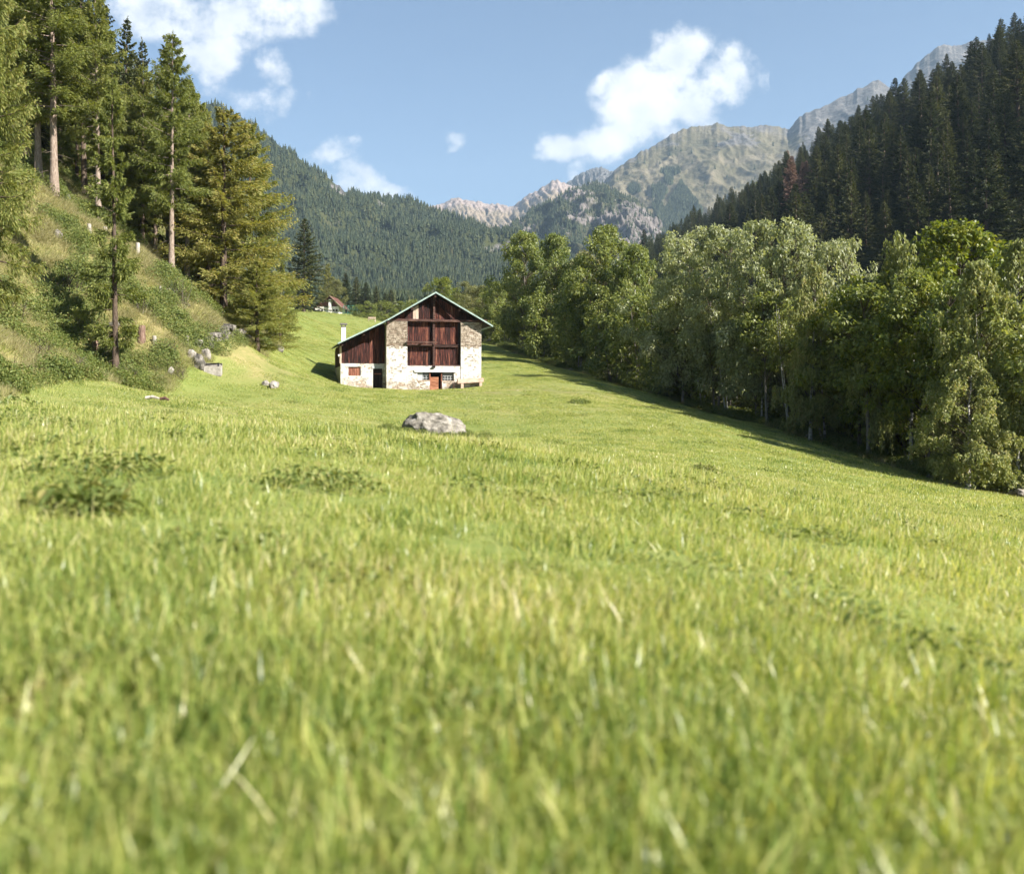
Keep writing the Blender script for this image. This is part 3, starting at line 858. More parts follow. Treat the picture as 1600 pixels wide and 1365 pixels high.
def conifer(seed, Ht, Rd, z0, kind, skip=0.0):
    """trunk and crown arrays of one spruce or larch"""
    g = np.random.default_rng(seed)
    bend = np.cumsum(g.normal(0, .03, (9, 2)), 0)
    zz = np.linspace(0, 1, 9)
    tp = np.c_[bend * zz[:, None], zz * Ht]
    rad = (Ht * .0135) * (1 - zz) ** .85 + .012
    rad[0] *= 1.35
    tv, tq = [], []
    nv = 0

    def addtube(p, r, s):
        nonlocal nv
        a, b = tube(p, r, s)
        tv.append(a); tq.append(b + nv); nv += len(a)
    addtube(tp, rad, 9)
    B, D, S, LN, WD, VA = [], [], [], [], [], []
    larch = kind == 'larch'
    z = z0 * Ht
    az = g.uniform(0, 6.3)
    lop = g.uniform(.75, 1.25, 12)
    while z < Ht * .985:
        t = (z / Ht - z0) / (1 - z0)
        nb = int(g.integers(4, 7)) if not larch else int(g.integers(3, 6))
        for k in range(nb):
            az += 2.399 + g.normal(0, .3)
            if g.random() < skip:
                continue
            full = (1 - t) ** (.82 if not larch else .75) * min(1, .55 + t * 3.2)
            sec = lop[int((az % 6.283) / 6.283 * 6)] if True else 1
            Lb = Rd * full * g.uniform(.62, 1.12) * sec + .12
            if larch and g.random() < .16:
                Lb *= .45
            h = np.array([math.cos(az), math.sin(az), 0])
            up0 = (.55 * t - .12) if not larch else (.38 * t + .02)
            dr = (.40 * (1 - t) + .06) if not larch else (.26 * (1 - t) + .02)
            ss = np.linspace(0, 1, 5)
            cx = np.interp(z, tp[:, 2], tp[:, 0]); cyy = np.interp(z, tp[:, 2], tp[:, 1])
            lift = up0 * ss - dr * ss ** 1.6 + (.22 if not larch else .18) * ss ** 4
            path = np.array([cx, cyy, z + g.normal(0, .06)]) + Lb * (ss[:, None] * h + lift[:, None] * UP)
            addtube(path, .010 * Lb * (1 - ss * .8) + .006, 3)
            # twigs with needle sprays
            n = int(Lb / (.105 if not larch else .085)) + 3
            tt = g.uniform(.10 if not larch else .16, 1, n) ** .85
            bp = np.stack([np.interp(tt, ss, path[:, j]) for j in range(3)], 1)
            sidev = np.cross(h, UP)
            for rep in range(4 if not larch else 11):
                sg = g.choice([-1, 1], n)[:, None]
                fw = g.uniform(.35, 1.0, n)[:, None]
                tw = h * fw + sidev * sg * g.uniform(.3, 1, n)[:, None]
                if not larch:
                    tw = tw + UP * g.uniform(-.75, .12, n)[:, None]
                    ln = (.16 + .42 * (1 - tt) * min(1, Lb / 2)) * g.uniform(.7, 1.25, n)
                    wd = .15 * g.uniform(.7, 1.3, n)
                    off = tw * g.uniform(0, .25, n)[:, None] * Lb * .4
                else:
                    tw = tw + UP * g.uniform(-.85, .35, n)[:, None]
                    ln = (.18 + .30 * (1 - tt)) * g.uniform(.6, 1.35, n)
                    wd = .085 * g.uniform(.6, 1.4, n)
                    off = tw * g.uniform(0, .5, n)[:, None] * Lb * .38
                B.append(bp + off); D.append(tw); LN.append(ln); WD.append(wd)
                S.append(unit(n, g) + UP * .2)
                VA.append(g.uniform(.12, .78, n) + .18 * tt)
        z += (Ht * .0165 + .16 * (1 - t) * Rd / 3) * g.uniform(.75, 1.25) * (1.0 if not larch else 1.12)
    # leader
    n = 30
    B.append(np.c_[np.full(n, tp[-1, 0]), np.full(n, tp[-1, 1]), np.full(n, Ht * .955) + g.uniform(0, .045, n) * Ht])
    D.append(unit(n, g) * .6 + UP * .7); S.append(unit(n, g)); LN.append(np.full(n, .25)); WD.append(np.full(n, .08)); VA.append(g.uniform(.3, .9, n))
    # dead snags under the crown
    for k in range(10 if z0 > .15 else 3):
        zk = g.uniform(.03, max(z0, .1)) * Ht + .5
        a = g.uniform(0, 6.3)
        h = np.array([math.cos(a), math.sin(a), -.15])
        Ls = g.uniform(.4, 1.6)
        p0 = np.array([np.interp(zk, tp[:, 2], tp[:, 0]), np.interp(zk, tp[:, 2], tp[:, 1]), zk])
        addtube([p0, p0 + h * Ls * .5, p0 + h * Ls - UP * .15 * Ls], [.022, .015, .006], 3)
    cv, cq = kites(np.concatenate(B), np.concatenate(D), np.concatenate(S), np.concatenate(LN), np.concatenate(WD), .12)
    return (np.concatenate(tv), np.concatenate(tq)), (cv, cq, np.repeat(np.concatenate(VA), 4))


def broadleaf(seed, Ht, rx, z0, ncl, lpc, leaf, style='round', stems=1, crad=(.55, 1.15)):
    g = np.random.default_rng(seed)
    tv, tq, nv = [], [], 0

    def addtube(p, r, s):
        nonlocal nv
        a, b = tube(p, r, s)
        tv.append(a); tq.append(b + nv); nv += len(a)
    trunks = []
    limb = []
    for k in range(stems):
        a = g.uniform(0, 6.3)
        sp = 0 if stems == 1 else g.uniform(.05, .16) * Ht
        zz = np.linspace(0, 1, 8)
        w = np.cumsum(g.normal(0, .07, (8, 2)), 0) * zz[:, None]
        p = np.c_[np.cos(a) * sp * zz + w[:, 0] + (.25 * np.cos(a) if stems > 1 else 0), np.sin(a) * sp * zz + w[:, 1] + (.25 * np.sin(a) if stems > 1 else 0), zz * Ht * g.uniform(.84, .94)]
        r0 = Ht * (.0125 if stems == 1 else .008)
        rr = r0 * (1 - zz * .88)
        rr[0] *= 1.25
        addtube(p, rr, 8)
        limb.append(np.zeros(len(tq[-1])))
        trunks.append((p, r0))
    lop = 1 + .28 * g.normal(size=(8, 5))
    B, D, S, LN, WD, VA = [], [], [], [], [], []
    for c in range(ncl):
        t = g.beta(1.25, 1.05) if style != 'birch' else g.beta(1.1, 1.2)
        if style == 'round':
            prof = math.sin(math.pi * min(1, max(0.02, (t * .93 + .05))) ** .85) ** .62
        elif style == 'cone':
            prof = (1 - t) ** .6 * min(1, .5 + 2.2 * t)
        elif style == 'birch':
            prof = (1 - t) ** .62 * min(1, .55 + 2 * t)
        else:
            prof = math.sin(math.pi * min(1, t * .9 + .08)) ** .5
        az = g.uniform(0, 6.283)
        rr = rx * prof * (g.uniform(.12, 1) ** .5) * np.clip(lop[int(az / 6.2832 * 8) % 8, min(4, int(t * 5))], .6, 1.45)
        zc = (z0 + (1 - z0) * t) * Ht
        C = np.array([rr * math.cos(az), rr * math.sin(az), zc])
        cr = g.uniform(*crad) * (1 - .35 * t)
        C[2] = min(C[2], Ht - cr * .5)
        p, r0 = trunks[g.integers(len(trunks))]
        za = np.clip(zc - (.35 + .65 * g.random()) * rr - .4, z0 * Ht * .55, p[-1, 2])
        A = np.array([np.interp(za, p[:, 2], p[:, j]) for j in range(3)])
        ss = np.linspace(0, 1, 5)[:, None]
        mid = (A + C) / 2 + np.array([0, 0, .15 * rr]) + g.normal(0, .12, 3)
        path = A * (1 - ss) ** 2 + 2 * mid * ss * (1 - ss) + C * ss ** 2
        addtube(path, np.linspace(max(.016, r0 * .22), .005, 5), 4)
        limb.append(np.ones(len(tq[-1])))
        n = int(lpc * (cr / .85) ** 2 * g.uniform(.7, 1.2))
        tone = g.uniform(-.13, .13)
        if style == 'birch':
            ns = max(3, n // 16)
            st = C + unit(ns, g) * cr * np.array([.8, .8, .45]) * g.uniform(.3, 1, (ns, 1))
            Ls = g.uniform(.35, 1.6, ns) * (1.0 - .3 * t)
            for k in range(ns):
                m = int(6 + Ls[k] * 11)
                f = g.uniform(0, 1, m)
                out = np.array([C[0], C[1], 0]) / (abs(rr) + .3)
                q = st[k] + np.c_[out[0] * .22 * f ** .6, out[1] * .22 * f ** .6, -Ls[k] * f] + g.normal(0, .05, (m, 3))
                B.append(q); D.append(unit(m, g) * .6 - UP * .8); S.append(unit(m, g)); LN.append(leaf * g.uniform(.7, 1.3, m)); WD.append(leaf * .62 * g.uniform(.7, 1.2, m))
                VA.append(np.clip(g.uniform(.15, .85, m) + tone, 0, 1))
        else:
            o = unit(n, g)
            q = C + o * (g.uniform(.12, 1, n) ** .33)[:, None] * cr * np.array([1, 1, .72]) * (1 + .25 * fbm(o[:, 0] * 2 + c, o[:, 1] * 2, o[:, 2] * 2, 2))[:, None]
            B.append(q)
            D.append(o * .7 + unit(n, g) * .8 - UP * .25)
            nrm = o * .75 + UP * .6 + unit(n, g) * .42
            S.append(np.cross(nrm, D[-1]) + 1e-3)
            LN.append(leaf * g.uniform(.65, 1.35, n)); WD.append(leaf * .62 * g.uniform(.7, 1.25, n))
            VA.append(np.clip(g.uniform(.1, .82, n) + tone, 0, 1))
    cv, cq = kites(np.concatenate(B), np.concatenate(D), np.concatenate(S), np.concatenate(LN), np.concatenate(WD), .15)
    return (np.concatenate(tv), np.concatenate(tq), np.concatenate(limb)), (cv, cq, np.repeat(np.concatenate(VA), 4))


class TreeKind:
    def __init__(s, arrays, Ht, leafmat, barkmat):
        (tv, tq, *limbs), (cv, cq, va) = arrays
        limbs = limbs[0] if limbs else None
        s.H = Ht
        s.trunk = np_mesh('trunk', tv, tq, barkmat, True)
        if limbs is not None:
            s.trunk.materials.append(M['twig'])
            s.trunk.polygons.foreach_set('material_index', np.asarray(limbs, np.int32))
        s.crown = np_mesh('crown', cv, cq, leafmat, False, {'var': va})

    def variant(s, leafmat, barkmat=None):
        """same shape under other leaves"""
        o = object.__new__(TreeKind)
        o.H = s.H
        o.trunk, o.crown, o.leaf = s.trunk, s.crown, leafmat
        return o


K = {}
K['spruce'] = [TreeKind(conifer(20 + i, 20, 3.7 + .3 * i, .05, 'spruce'), 20, M['spruce'], M['bark']) for i in range(4)]
K['dead'] = [k.variant(M['deadspruce']) for k in K['spruce'][:2]]
K['tallspruce'] = [TreeKind(conifer(40 + i, 22, 3.0, .34, 'spruce'), 22, M['spruce'], M['bark']) for i in range(2)]
K['larch'] = [TreeKind(conifer(60 + i, 19, 4.6 + .4 * i, .08, 'larch'), 19, M['larch'], M['bark']) for i in range(3)]
K['tall'] = [TreeKind(conifer(80 + i, 22, 5.0, .30, 'larch'), 22, M['larch'], M['palebark']) for i in range(3)]
K['warm'] = [K['larch'][0].variant(M['larchwarm']), K['larch'][2].variant(M['larchwarm'])]
K['thin'] = [TreeKind(conifer(95, 19, 2.6, .13, 'larch', .36), 19, M['larch'], M['bark'])]
K['ash'] = [TreeKind(broadleaf(100 + i, 14, 4.6, .18, 185, 190, .28, 'round'), 14, M['ash'], M['greybark']) for i in range(3)]
K['bright'] = [TreeKind(broadleaf(110, 13, 4.3, .20, 160, 185, .29, 'round', crad=(.5, 1.0)), 13, M['bright'], M['greybark'])]
K['silver'] = [TreeKind(broadleaf(120 + i, 14, 4.4, .12, 190, 180, .27, 'oval', stems=2, crad=(.45, .95)), 14, M['silver'], M['greybark']) for i in range(3)]
K['birch'] = [TreeKind(broadleaf(130 + i, 14, 3.4, .14, 130, 300, .20, 'birch'), 14, M['birchleaf'], M['birchbark']) for i in range(3)]
K['dusty'] = [TreeKind(broadleaf(140 + i, 12, 3.4, .12, 125, 160, .25, 'oval', stems=3), 12, M['dusty'], M['greybark']) for i in range(2)]
K['under'] = [TreeKind(broadleaf(150 + i, 7, 2.5, .08, 65, 160, .25, 'round', stems=3, crad=(.4, .9)), 7, M['ash'], M['greybark']) for i in range(3)]
K['pole'] = [TreeKind(broadleaf(170 + i, 11, 2.3, .42, 60, 150, .25, 'round', stems=1 + i % 2, crad=(.45, .9)), 11, M['ash'], M['birchbark' if i > 0 else 'greybark']) for i in range(3)]
K['bush'] = [TreeKind(broadleaf(160 + i, 2, 1.3, .05, 32, 100, .11, 'round', stems=4, crad=(.25, .5)), 2, M['herb'], M['greybark']) for i in range(3)]



def plant(kind, name, label, cat, x, y, height, group=None, width=1.0, rz=None, vi=None, sink=.12, z=None):
    ks = K[kind]
    k = ks[(vi if vi is not None else random.randrange(len(ks))) % len(ks)]
    s = height / k.H
    if z is None:
        z = float(H(x, y))
    o = thing(name, label, cat, (x, y, z - sink), random.uniform(0, 6.28) if rz is None else rz, group, (s * width, s * width, s))
    o.rotation_euler[0] = random.gauss(0, .012)
    o.rotation_euler[1] = random.gauss(0, .012)
    link('trunk', k.trunk, o)
    c = link('crown', k.crown, o)
    if getattr(k, 'leaf', None):
        c.material_slots[0].link = 'OBJECT'
        c.material_slots[0].material = k.leaf
    return o


def at(kind, name, label, cat, px, d, top, group=None, width=1.0, rz=None, vi=None):
    """a plant at an image column and distance whose tip reaches an image row"""
    x = (px - CX) / F * d
    z = float(H(x, d))
    h = (HOR - top) / F * d - z
    return plant(kind, name, label, cat, x, d, max(h, .6), group, width, rz, vi)


# --- conifers on the left bank
at('larch', 'larch_tree', 'larch with dark trunk cut by the left picture edge', 'tree', -14, 47, -150, None, .5, 1.0, 1)
GT = 'tall larches with bare grey lower trunks'
at('tall', 'larch_tree', 'leftmost of three pale bare trunks high on the bank', 'tree', 40, 72, -150, GT, .95, 0.3, 0)
at('tall', 'larch_tree', 'middle one of three pale bare trunks high on the bank', 'tree', 60, 70, -120, GT, .95, 2.2, 1)
at('tall', 'larch_tree', 'thickest pale trunk of the three, with dead twigs at its right', 'tree', 85, 69, -130, GT, 1.05, 4.0, 2)
at('tall', 'larch_tree', 'slim tall larch with straight pinkish trunk above the posts', 'tree', 154, 71, -40, GT, .8, 5.0, 0)
at('tallspruce', 'spruce_tree', 'dark spruce with narrow tip crossing the top picture edge', 'tree', 160, 80, -25, None, .95, 0.5, 0)
at('tallspruce', 'spruce_tree', 'dark spruce trunk just left of the slim pinkish trunk', 'tree', 132, 76, -60, None, .9, 1.5, 1)
at('spruce', 'spruce_tree', 'dark pointed spruce on the skyline beneath the clouds', 'tree', 197, 88, 25, None, .85, .2, 1)
at('spruce', 'spruce_tree', 'small narrow spruce tip left of the tall skyline larch', 'tree', 230, 92, 58, None, .7, .9, 2)
at('thin', 'larch_tree', 'thin feathery larch standing alone low on the grassy bank', 'tree', 181, 56, 110, None, .72, 1.2, 0)
at('tall', 'larch_tree', 'larch on the skyline with dark straight lower trunk', 'tree', 268, 72, 45, None, .85, 2.6, 2)
at('larch', 'larch_tree', 'larch crown filling the gap behind the thin larch', 'tree', 222, 76, 95, None, .8, 3.0, 0)
at('warm', 'larch_tree', 'broad golden green larch at the foot of the bank', 'tree', 349, 76, 160, None, 1.3, 1.1, 0)
at('larch', 'larch_tree', 'greener larch at the right flank of the golden larch', 'tree', 395, 83, 185, None, 1.0, 2.4, 1)
at('larch', 'larch_tree', 'larch half hidden at the left of the golden larch', 'tree', 310, 84, 140, None, .75, 4.4, 2)
at('larch', 'larch_tree', 'short drooping larch above the end of the stone wall', 'tree', 402, 72, 405, None, 1.9, .4, 1)
at('larch', 'larch_tree', 'low bushy larch at the meadow edge left of the spruce', 'tree', 438, 92, 405, None, 1.0, 1.9, 2)
at('spruce', 'spruce_tree', 'lone dark spruce beside the white chalet', 'tree', 474, 194, 340, None, 1.25, .7, 3)
for px, d, top, w in [(205, 79, 130, .9), (243, 77, 150, .9), (292, 78, 120, .85), (326, 81, 200, 1.0), (160, 80, 140, .9), (120, 84, 60, .9), (262, 86, 90, .8), (95, 88, 20, .9), (20, 80, -60, .9), (318, 92, 160, .9)]:
    at('tall' if px in (243, 262, 292, 205, 160, 20) else 'larch', 'larch_tree', 'olive green larch in the dense edge of the left wood', 'tree', px, d, top, 'larches at the edge of the left wood', w)
gg = np.random.default_rng(31)
for k in range(34):
    pxk = gg.uniform(-60, 330)
    dk = gg.uniform(84, 140)
    kind = 'tallspruce' if gg.random() < .45 else ('larch' if gg.random() < .5 else 'spruce')
    lim = np.interp(pxk, [-60, 150, 200, 260, 330], [-160, 0, 75, 90, 170])
    if kind == 'larch':
        at(kind, 'larch_tree', 'larch deep in the wood on the left bank', 'tree', pxk, dk, lim + gg.uniform(0, 90), 'larches inside the left wood', gg.uniform(.7, 1))
    else:
        at(kind, 'spruce_tree', 'dark spruce deep in the wood on the left bank', 'tree', pxk, dk, lim + gg.uniform(0, 90), 'spruces inside the left wood', gg.uniform(.7, 1))

# --- trees round the chalet and behind the barn
for px, d, top, w in [(541, 255, 425, 1.4), (556, 262, 432, 1.5), (571, 258, 440, 1.6), (588, 275, 446, 1.6), (527, 268, 440, 1.4), (612, 290, 452, 1.7), (603, 270, 456, 1.8)]:
    at('spruce', 'spruce_tree', 'small dark spruce behind the white chalet', 'tree', px, d, top, 'spruces behind the chalet', w)
at('dusty', 'broadleaf_tree', 'rounded olive tree between lone spruce and chalet roof', 'tree', 520, 245, 432, None, 1.2)
at('warm', 'larch_tree', 'reddish brown larch right of the lone spruce', 'tree', 512, 265, 410, None, .9)
for px, d, top, w in [(575, 205, 470, 1.3), (600, 210, 468, 1.4), (625, 220, 470, 1.3), (560, 215, 474, 1.3), (645, 210, 466, 1.3)]:
    at('under', 'green_bush', 'green bushy tree between chalet and barn roof', 'bush', px, d, top, 'bushes behind the barn', w)
at('bright', 'broadleaf_tree', 'yellow green tree directly behind the barn ridge', 'tree', 690, 200, 432, None, .9)
at('dusty', 'broadleaf_tree', 'olive tree behind the right barn roof slope', 'tree', 728, 185, 440, None, 1.2)
at('dusty', 'broadleaf_tree', 'dull green tree at the left end of the tree row', 'tree', 752, 175, 446, None, 1.2)
at('ash', 'broadleaf_tree', 'dark shaded tree behind the right barn eave', 'tree', 772, 165, 440, None, .9)

def zone(px):
    for lim, t in ((845, 'below the far round tree'), (930, 'below the brownish notch tree'), (1030, 'below the tall green spur tree'), (1095, 'under the leftmost silvery crown'),
                   (1215, 'under the middle silvery crowns'), (1300, 'under the thin brownish birch'), (1380, 'under the rightmost silvery crown'), (1450, 'under the slender pointed birch'), (1520, 'under the bright green tree')):
        if px < lim:
            return t
    return 'under the weeping birches'


def slope_zone(px):
    for lim, t in ((1120, 'above the leftmost silvery crown'), (1240, 'above the middle silvery crowns'), (1340, 'below the rust red spruces'), (1450, 'above the slender pointed birch'), (1560, 'above the bright green tree')):
        if px < lim:
            return t
    return 'by the right picture edge'


# --- the row of broadleaf trees on the right
RW = 'broadleaf trees of the right row'
at('ash', 'broadleaf_tree', 'tall round green tree at the far end of the row', 'tree', 818, 141.3, 362, RW, .88, .3, 0)
at('ash', 'broadleaf_tree', 'round green tree second in the row from the barn', 'tree', 868, 133.7, 366, RW, .72, 1.4, 1)
at('dusty', 'broadleaf_tree', 'brownish tree in the notch between two tall green crowns', 'tree', 918, 129.9, 392, RW, 1.0, 2.1, 0)
at('ash', 'broadleaf_tree', 'tall green tree standing before the rocky spur', 'tree', 952, 112.7, 350, RW, .78, 2.0, 2)
at('ash', 'broadleaf_tree', 'green tree right of the one before the rocky spur', 'tree', 992, 107.0, 382, RW, .7, 3.3, 0)
SV = 'silvery trees in the middle of the row'
at('silver', 'broadleaf_tree', 'leftmost silvery crown of the row, dark below', 'tree', 1062, 85.6, 362, SV, .82, .5, 0)
at('silver', 'broadleaf_tree', 'silvery tree just right of the leftmost silvery crown', 'tree', 1118, 81.8, 352, SV, .75, 1.7, 1)
at('silver', 'broadleaf_tree', 'silvery tree with pale trunk showing under its crown', 'tree', 1185, 76.3, 344, SV, .80, 2.9, 2)
at('silver', 'broadleaf_tree', 'tallest silvery tree, just left of the brownish birch', 'tree', 1245, 74.4, 340, SV, .72, 4.1, 0)
at('silver', 'broadleaf_tree', 'rightmost silvery tree before the black forest gap', 'tree', 1318, 72.5, 372, SV, .62, 5.2, 1)
at('birch', 'birch_tree', 'thin brownish birch amid the silvery trees', 'tree', 1266, 65.1, 402, None, .75, .6, 0)
at('birch', 'birch_tree', 'slender birch with pointed top before the black forest', 'tree', 1412, 59.5, 352, None, .85, 1.6, 1)
at('bright', 'broadleaf_tree', 'bright yellow green tree top right in the row', 'tree', 1505, 61.4, 344, None, .92, 1.0, 0)
at('bright', 'broadleaf_tree', 'lower bright green tree left of the slender birch', 'tree', 1375, 61.4, 425, None, .95, 3.0, 0)
at('birch', 'birch_tree', 'weeping birch in front of the bright green tree', 'tree', 1528, 49.3, 395, None, 1.0, 2.7, 2)
at('birch', 'birch_tree', 'weeping birch cut by the right picture edge', 'tree', 1598, 51.2, 362, None, 1.0, 3.8, 0)
at('birch', 'birch_tree', 'low weeping birch hanging over the meadow edge', 'tree', 1512, 45.6, 545, None, 1.5, 4.9, 1)
at('birch', 'birch_tree', 'small drooping birch beside the wooden post', 'tree', 1590, 47.5, 560, None, 1.4, .9, 2)
at('bright', 'broadleaf_tree', 'green tree between the slender birch and weeping birch', 'tree', 1452, 55.8, 430, None, .8, 5.5, 0)
for px, d, top, w in [(775, 190, 450, 1.5), (800, 178, 440, 1.4), (835, 168, 440, 1.3), (750, 215, 455, 1.4), (715, 220, 458, 1.4), (880, 155, 440, 1.3), (790, 160, 475, 1.3), (822, 150, 480, 1.2)]:
    at('under', 'broadleaf_tree', 'dark shaded tree beyond the barn at the far row end', 'tree', px, d, top, 'shaded trees beyond the barn', w)
# understorey and second rank
for px, d, top, w in [(845, 128, 455, 1.0), (905, 116, 485, .9), (895, 120, 462, .9), (958, 102, 478, 1.15), (1005, 97, 462, 1.1), (1045, 90, 480, 1.1), (1090, 86, 470, 1.1), (1140, 84, 500, 1.1),
                      (1235, 76, 530, 1.1), (1340, 68, 510, 1.1), (1445, 60, 540, 1.1), (1490, 52, 640, 1.0), (1560, 49, 660, 1.0), (1340, 66, 450, 1.0), (1430, 62, 480, 1.0)]:
    at('under', 'broadleaf_tree', 'low dark green tree ' + zone(px), 'tree', px, d, top, 'low trees along the meadow edge, ' + zone(px), w)
gg = np.random.default_rng(37)
for k in range(34):
    yk = gg.uniform(48, 150)
    xk = float(XR(yk)) + gg.uniform(5, 22)
    plant(['ash', 'ash', 'dusty', 'silver'][k % 4], 'broadleaf_tree', 'shaded broadleaf tree deep within the right row', 'tree', xk, yk, gg.uniform(8, 12.0) * (1.0 if yk < 90 else 1.15), 'shaded trees behind the right row', gg.uniform(.8, 1))
for k in range(16):
    yk = 46 + k * 5.5
    xk = float(XR(yk)) + gg.uniform(1.5, 5)
    plant('under', 'young_tree', 'small leafy young tree ' + zone(CX + xk / yk * F), 'tree', xk + 2, yk, gg.uniform(4, 6.5), 'young trees, ' + zone(CX + xk / yk * F), gg.uniform(.7, 1))
for k in range(22):
    yk = 46 + k * 3.4 + gg.uniform(-1, 1)
    xk = float(XR(yk)) + gg.uniform(.1, 1.6)
    plant('pole', 'broadleaf_tree', 'slender bare trunked tree ' + zone(CX + xk / yk * F), 'tree', xk, yk, gg.uniform(9, 12.5), 'bare trunked trees, ' + zone(CX + xk / yk * F), gg.uniform(.8, 1.1))

# --- spruce forest on the right slope
gg = np.random.default_rng(41)
cand = []
for i in range(64):
    for j in range(34):
        u = (i + gg.uniform(-.45, .45)) / 63
        v = ((j + gg.uniform(-.45, .45)) / 33)
        if 0 <= u <= 1 and .06 <= v <= 1:
            cand.append((u, v))
cand = np.array(cand)
pt = PR(cand[:, 0], cand[:, 1])
px, py = proj(pt)
d = pt[:, 1]
# thin out where the slope is closest, so that crowns stay about six metres apart
keepm = np.ones(len(pt), bool)
order = gg.permutation(len(pt))
placed = []
for i in order:
    p = pt[i]
    if placed:
        q = np.array(placed)
        if np.min(((q - p) ** 2).sum(1)) < 7.7 ** 2:
            keepm[i] = False
            continue
    placed.append(p)
ok = keepm & (px > 1000) & (px < 1690)
idx = np.where(ok)[0]
hts = gg.uniform(12, 24, len(pt)) * (1 - .2 * (pt[:, 1] > 700))
size = hts / d
inview = [i for i in idx if px[i] < 1625 and py[i] - size[i] * F < 500]
inview.sort(key=lambda i: -size[i])
single = set(inview[:290])
deadspots = [(1265, 240), (1290, 235), (1320, 230), (1300, 250)]
nd = 0
rest = []
for i in idx:
    ishigh = cand[i, 1] > .9
    tip = (px[i], py[i] - size[i] * F)
    isdead = nd < 12 and any(abs(tip[0] - a) < 34 and abs(tip[1] - b) < 40 for a, b in deadspots)
    if isdead:
        nd += 1
        plant('dead', 'spruce_tree', 'rust red dying spruce on the right forest slope', 'tree', pt[i, 0], pt[i, 1], hts[i], 'dying red spruces', 1.5, z=pt[i, 2], sink=.5)
    elif i in single:
        if ishigh:
            lb, gr = 'dark skyline spruce of the right slope ' + slope_zone(px[i]), 'skyline spruces ' + slope_zone(px[i])
        elif d[i] < 300:
            lb, gr = 'large dark spruce low on the right slope ' + slope_zone(px[i]), 'low slope spruces ' + slope_zone(px[i])
        else:
            lb, gr = 'dark spruce halfway up the right slope ' + slope_zone(px[i]), 'mid slope spruces ' + slope_zone(px[i])
        plant('spruce', 'spruce_tree', lb, 'tree', pt[i, 0], pt[i, 1], hts[i], gr, gg.uniform(1.15, 1.55), z=pt[i, 2], sink=.5)
    else:
        rest.append(i)
for px_, py_, v_ in [(1180, 330, .8), (1172, 318, .8)]:
    u_ = (px_ - 960) / 840
    p_ = PR(u_, .72)
    plant('bright', 'broadleaf_tree', 'pale green broadleaf tree among the dark slope spruces', 'tree', float(p_[0]), float(p_[1]), 17, 'pale trees among slope spruces', 1.0, z=float(p_[2]))


# ------------------------------------------------------------------ scattered ground cover
def scatter(name, pts, rots, scl, idx, variants):
    me = np_mesh(name, pts, None)
    a = me.attributes.new('rot', 'FLOAT_VECTOR', 'POINT'); a.data.foreach_set('vector', np.asarray(rots, np.float32).ravel())
    a = me.attributes.new('scl', 'FLOAT', 'POINT'); a.data.foreach_set('value', np.asarray(scl, np.float32).ravel())
    a = me.attributes.new('idx', 'INT', 'POINT'); a.data.foreach_set('value', np.asarray(idx, np.int32).ravel())
    o = link(name, me, kind='stuff')
    ng = bpy.data.node_groups.new(name, 'GeometryNodeTree')
    ng.interface.new_socket('Geometry', in_out='INPUT', socket_type='NodeSocketGeometry')
    ng.interface.new_socket('Geometry', in_out='OUTPUT', socket_type='NodeSocketGeometry')
    N, L = ng.nodes.new, ng.links.new
    gi, go, jn = N('NodeGroupInput'), N('NodeGroupOutput'), N('GeometryNodeJoinGeometry')

    def named(nm, tp):
        n = N('GeometryNodeInputNamedAttribute'); n.data_type = tp; n.inputs['Name'].default_value = nm
        return n.outputs['Attribute']
    ro, sc, ix = named('rot', 'FLOAT_VECTOR'), named('scl', 'FLOAT'), named('idx', 'INT')
    for k, vo in enumerate(variants):
        oi = N('GeometryNodeObjectInfo'); oi.inputs['Object'].default_value = vo
        if 'As Instance' in oi.inputs:
            oi.inputs['As Instance'].default_value = True
        cp = N('FunctionNodeCompare'); cp.data_type = 'INT'; cp.operation = 'EQUAL'
        L(ix, cp.inputs[2]); cp.inputs[3].default_value = k
        ip = N('GeometryNodeInstanceOnPoints')
        L(gi.outputs[0], ip.inputs['Points']); L(cp.outputs[0], ip.inputs['Selection']); L(oi.outputs['Geometry'], ip.inputs['Instance'])
        L(ro, ip.inputs['Rotation']); L(sc, ip.inputs['Scale'])
        L(ip.outputs[0], jn.inputs[0])
    L(jn.outputs[0], go.inputs[0])
    md = o.modifiers.new('scatter', 'NODES'); md.node_group = ng
    return o


def proto(name, me):
    return bpy.data.objects.new(name, me)    # kept out of the scene, only instanced


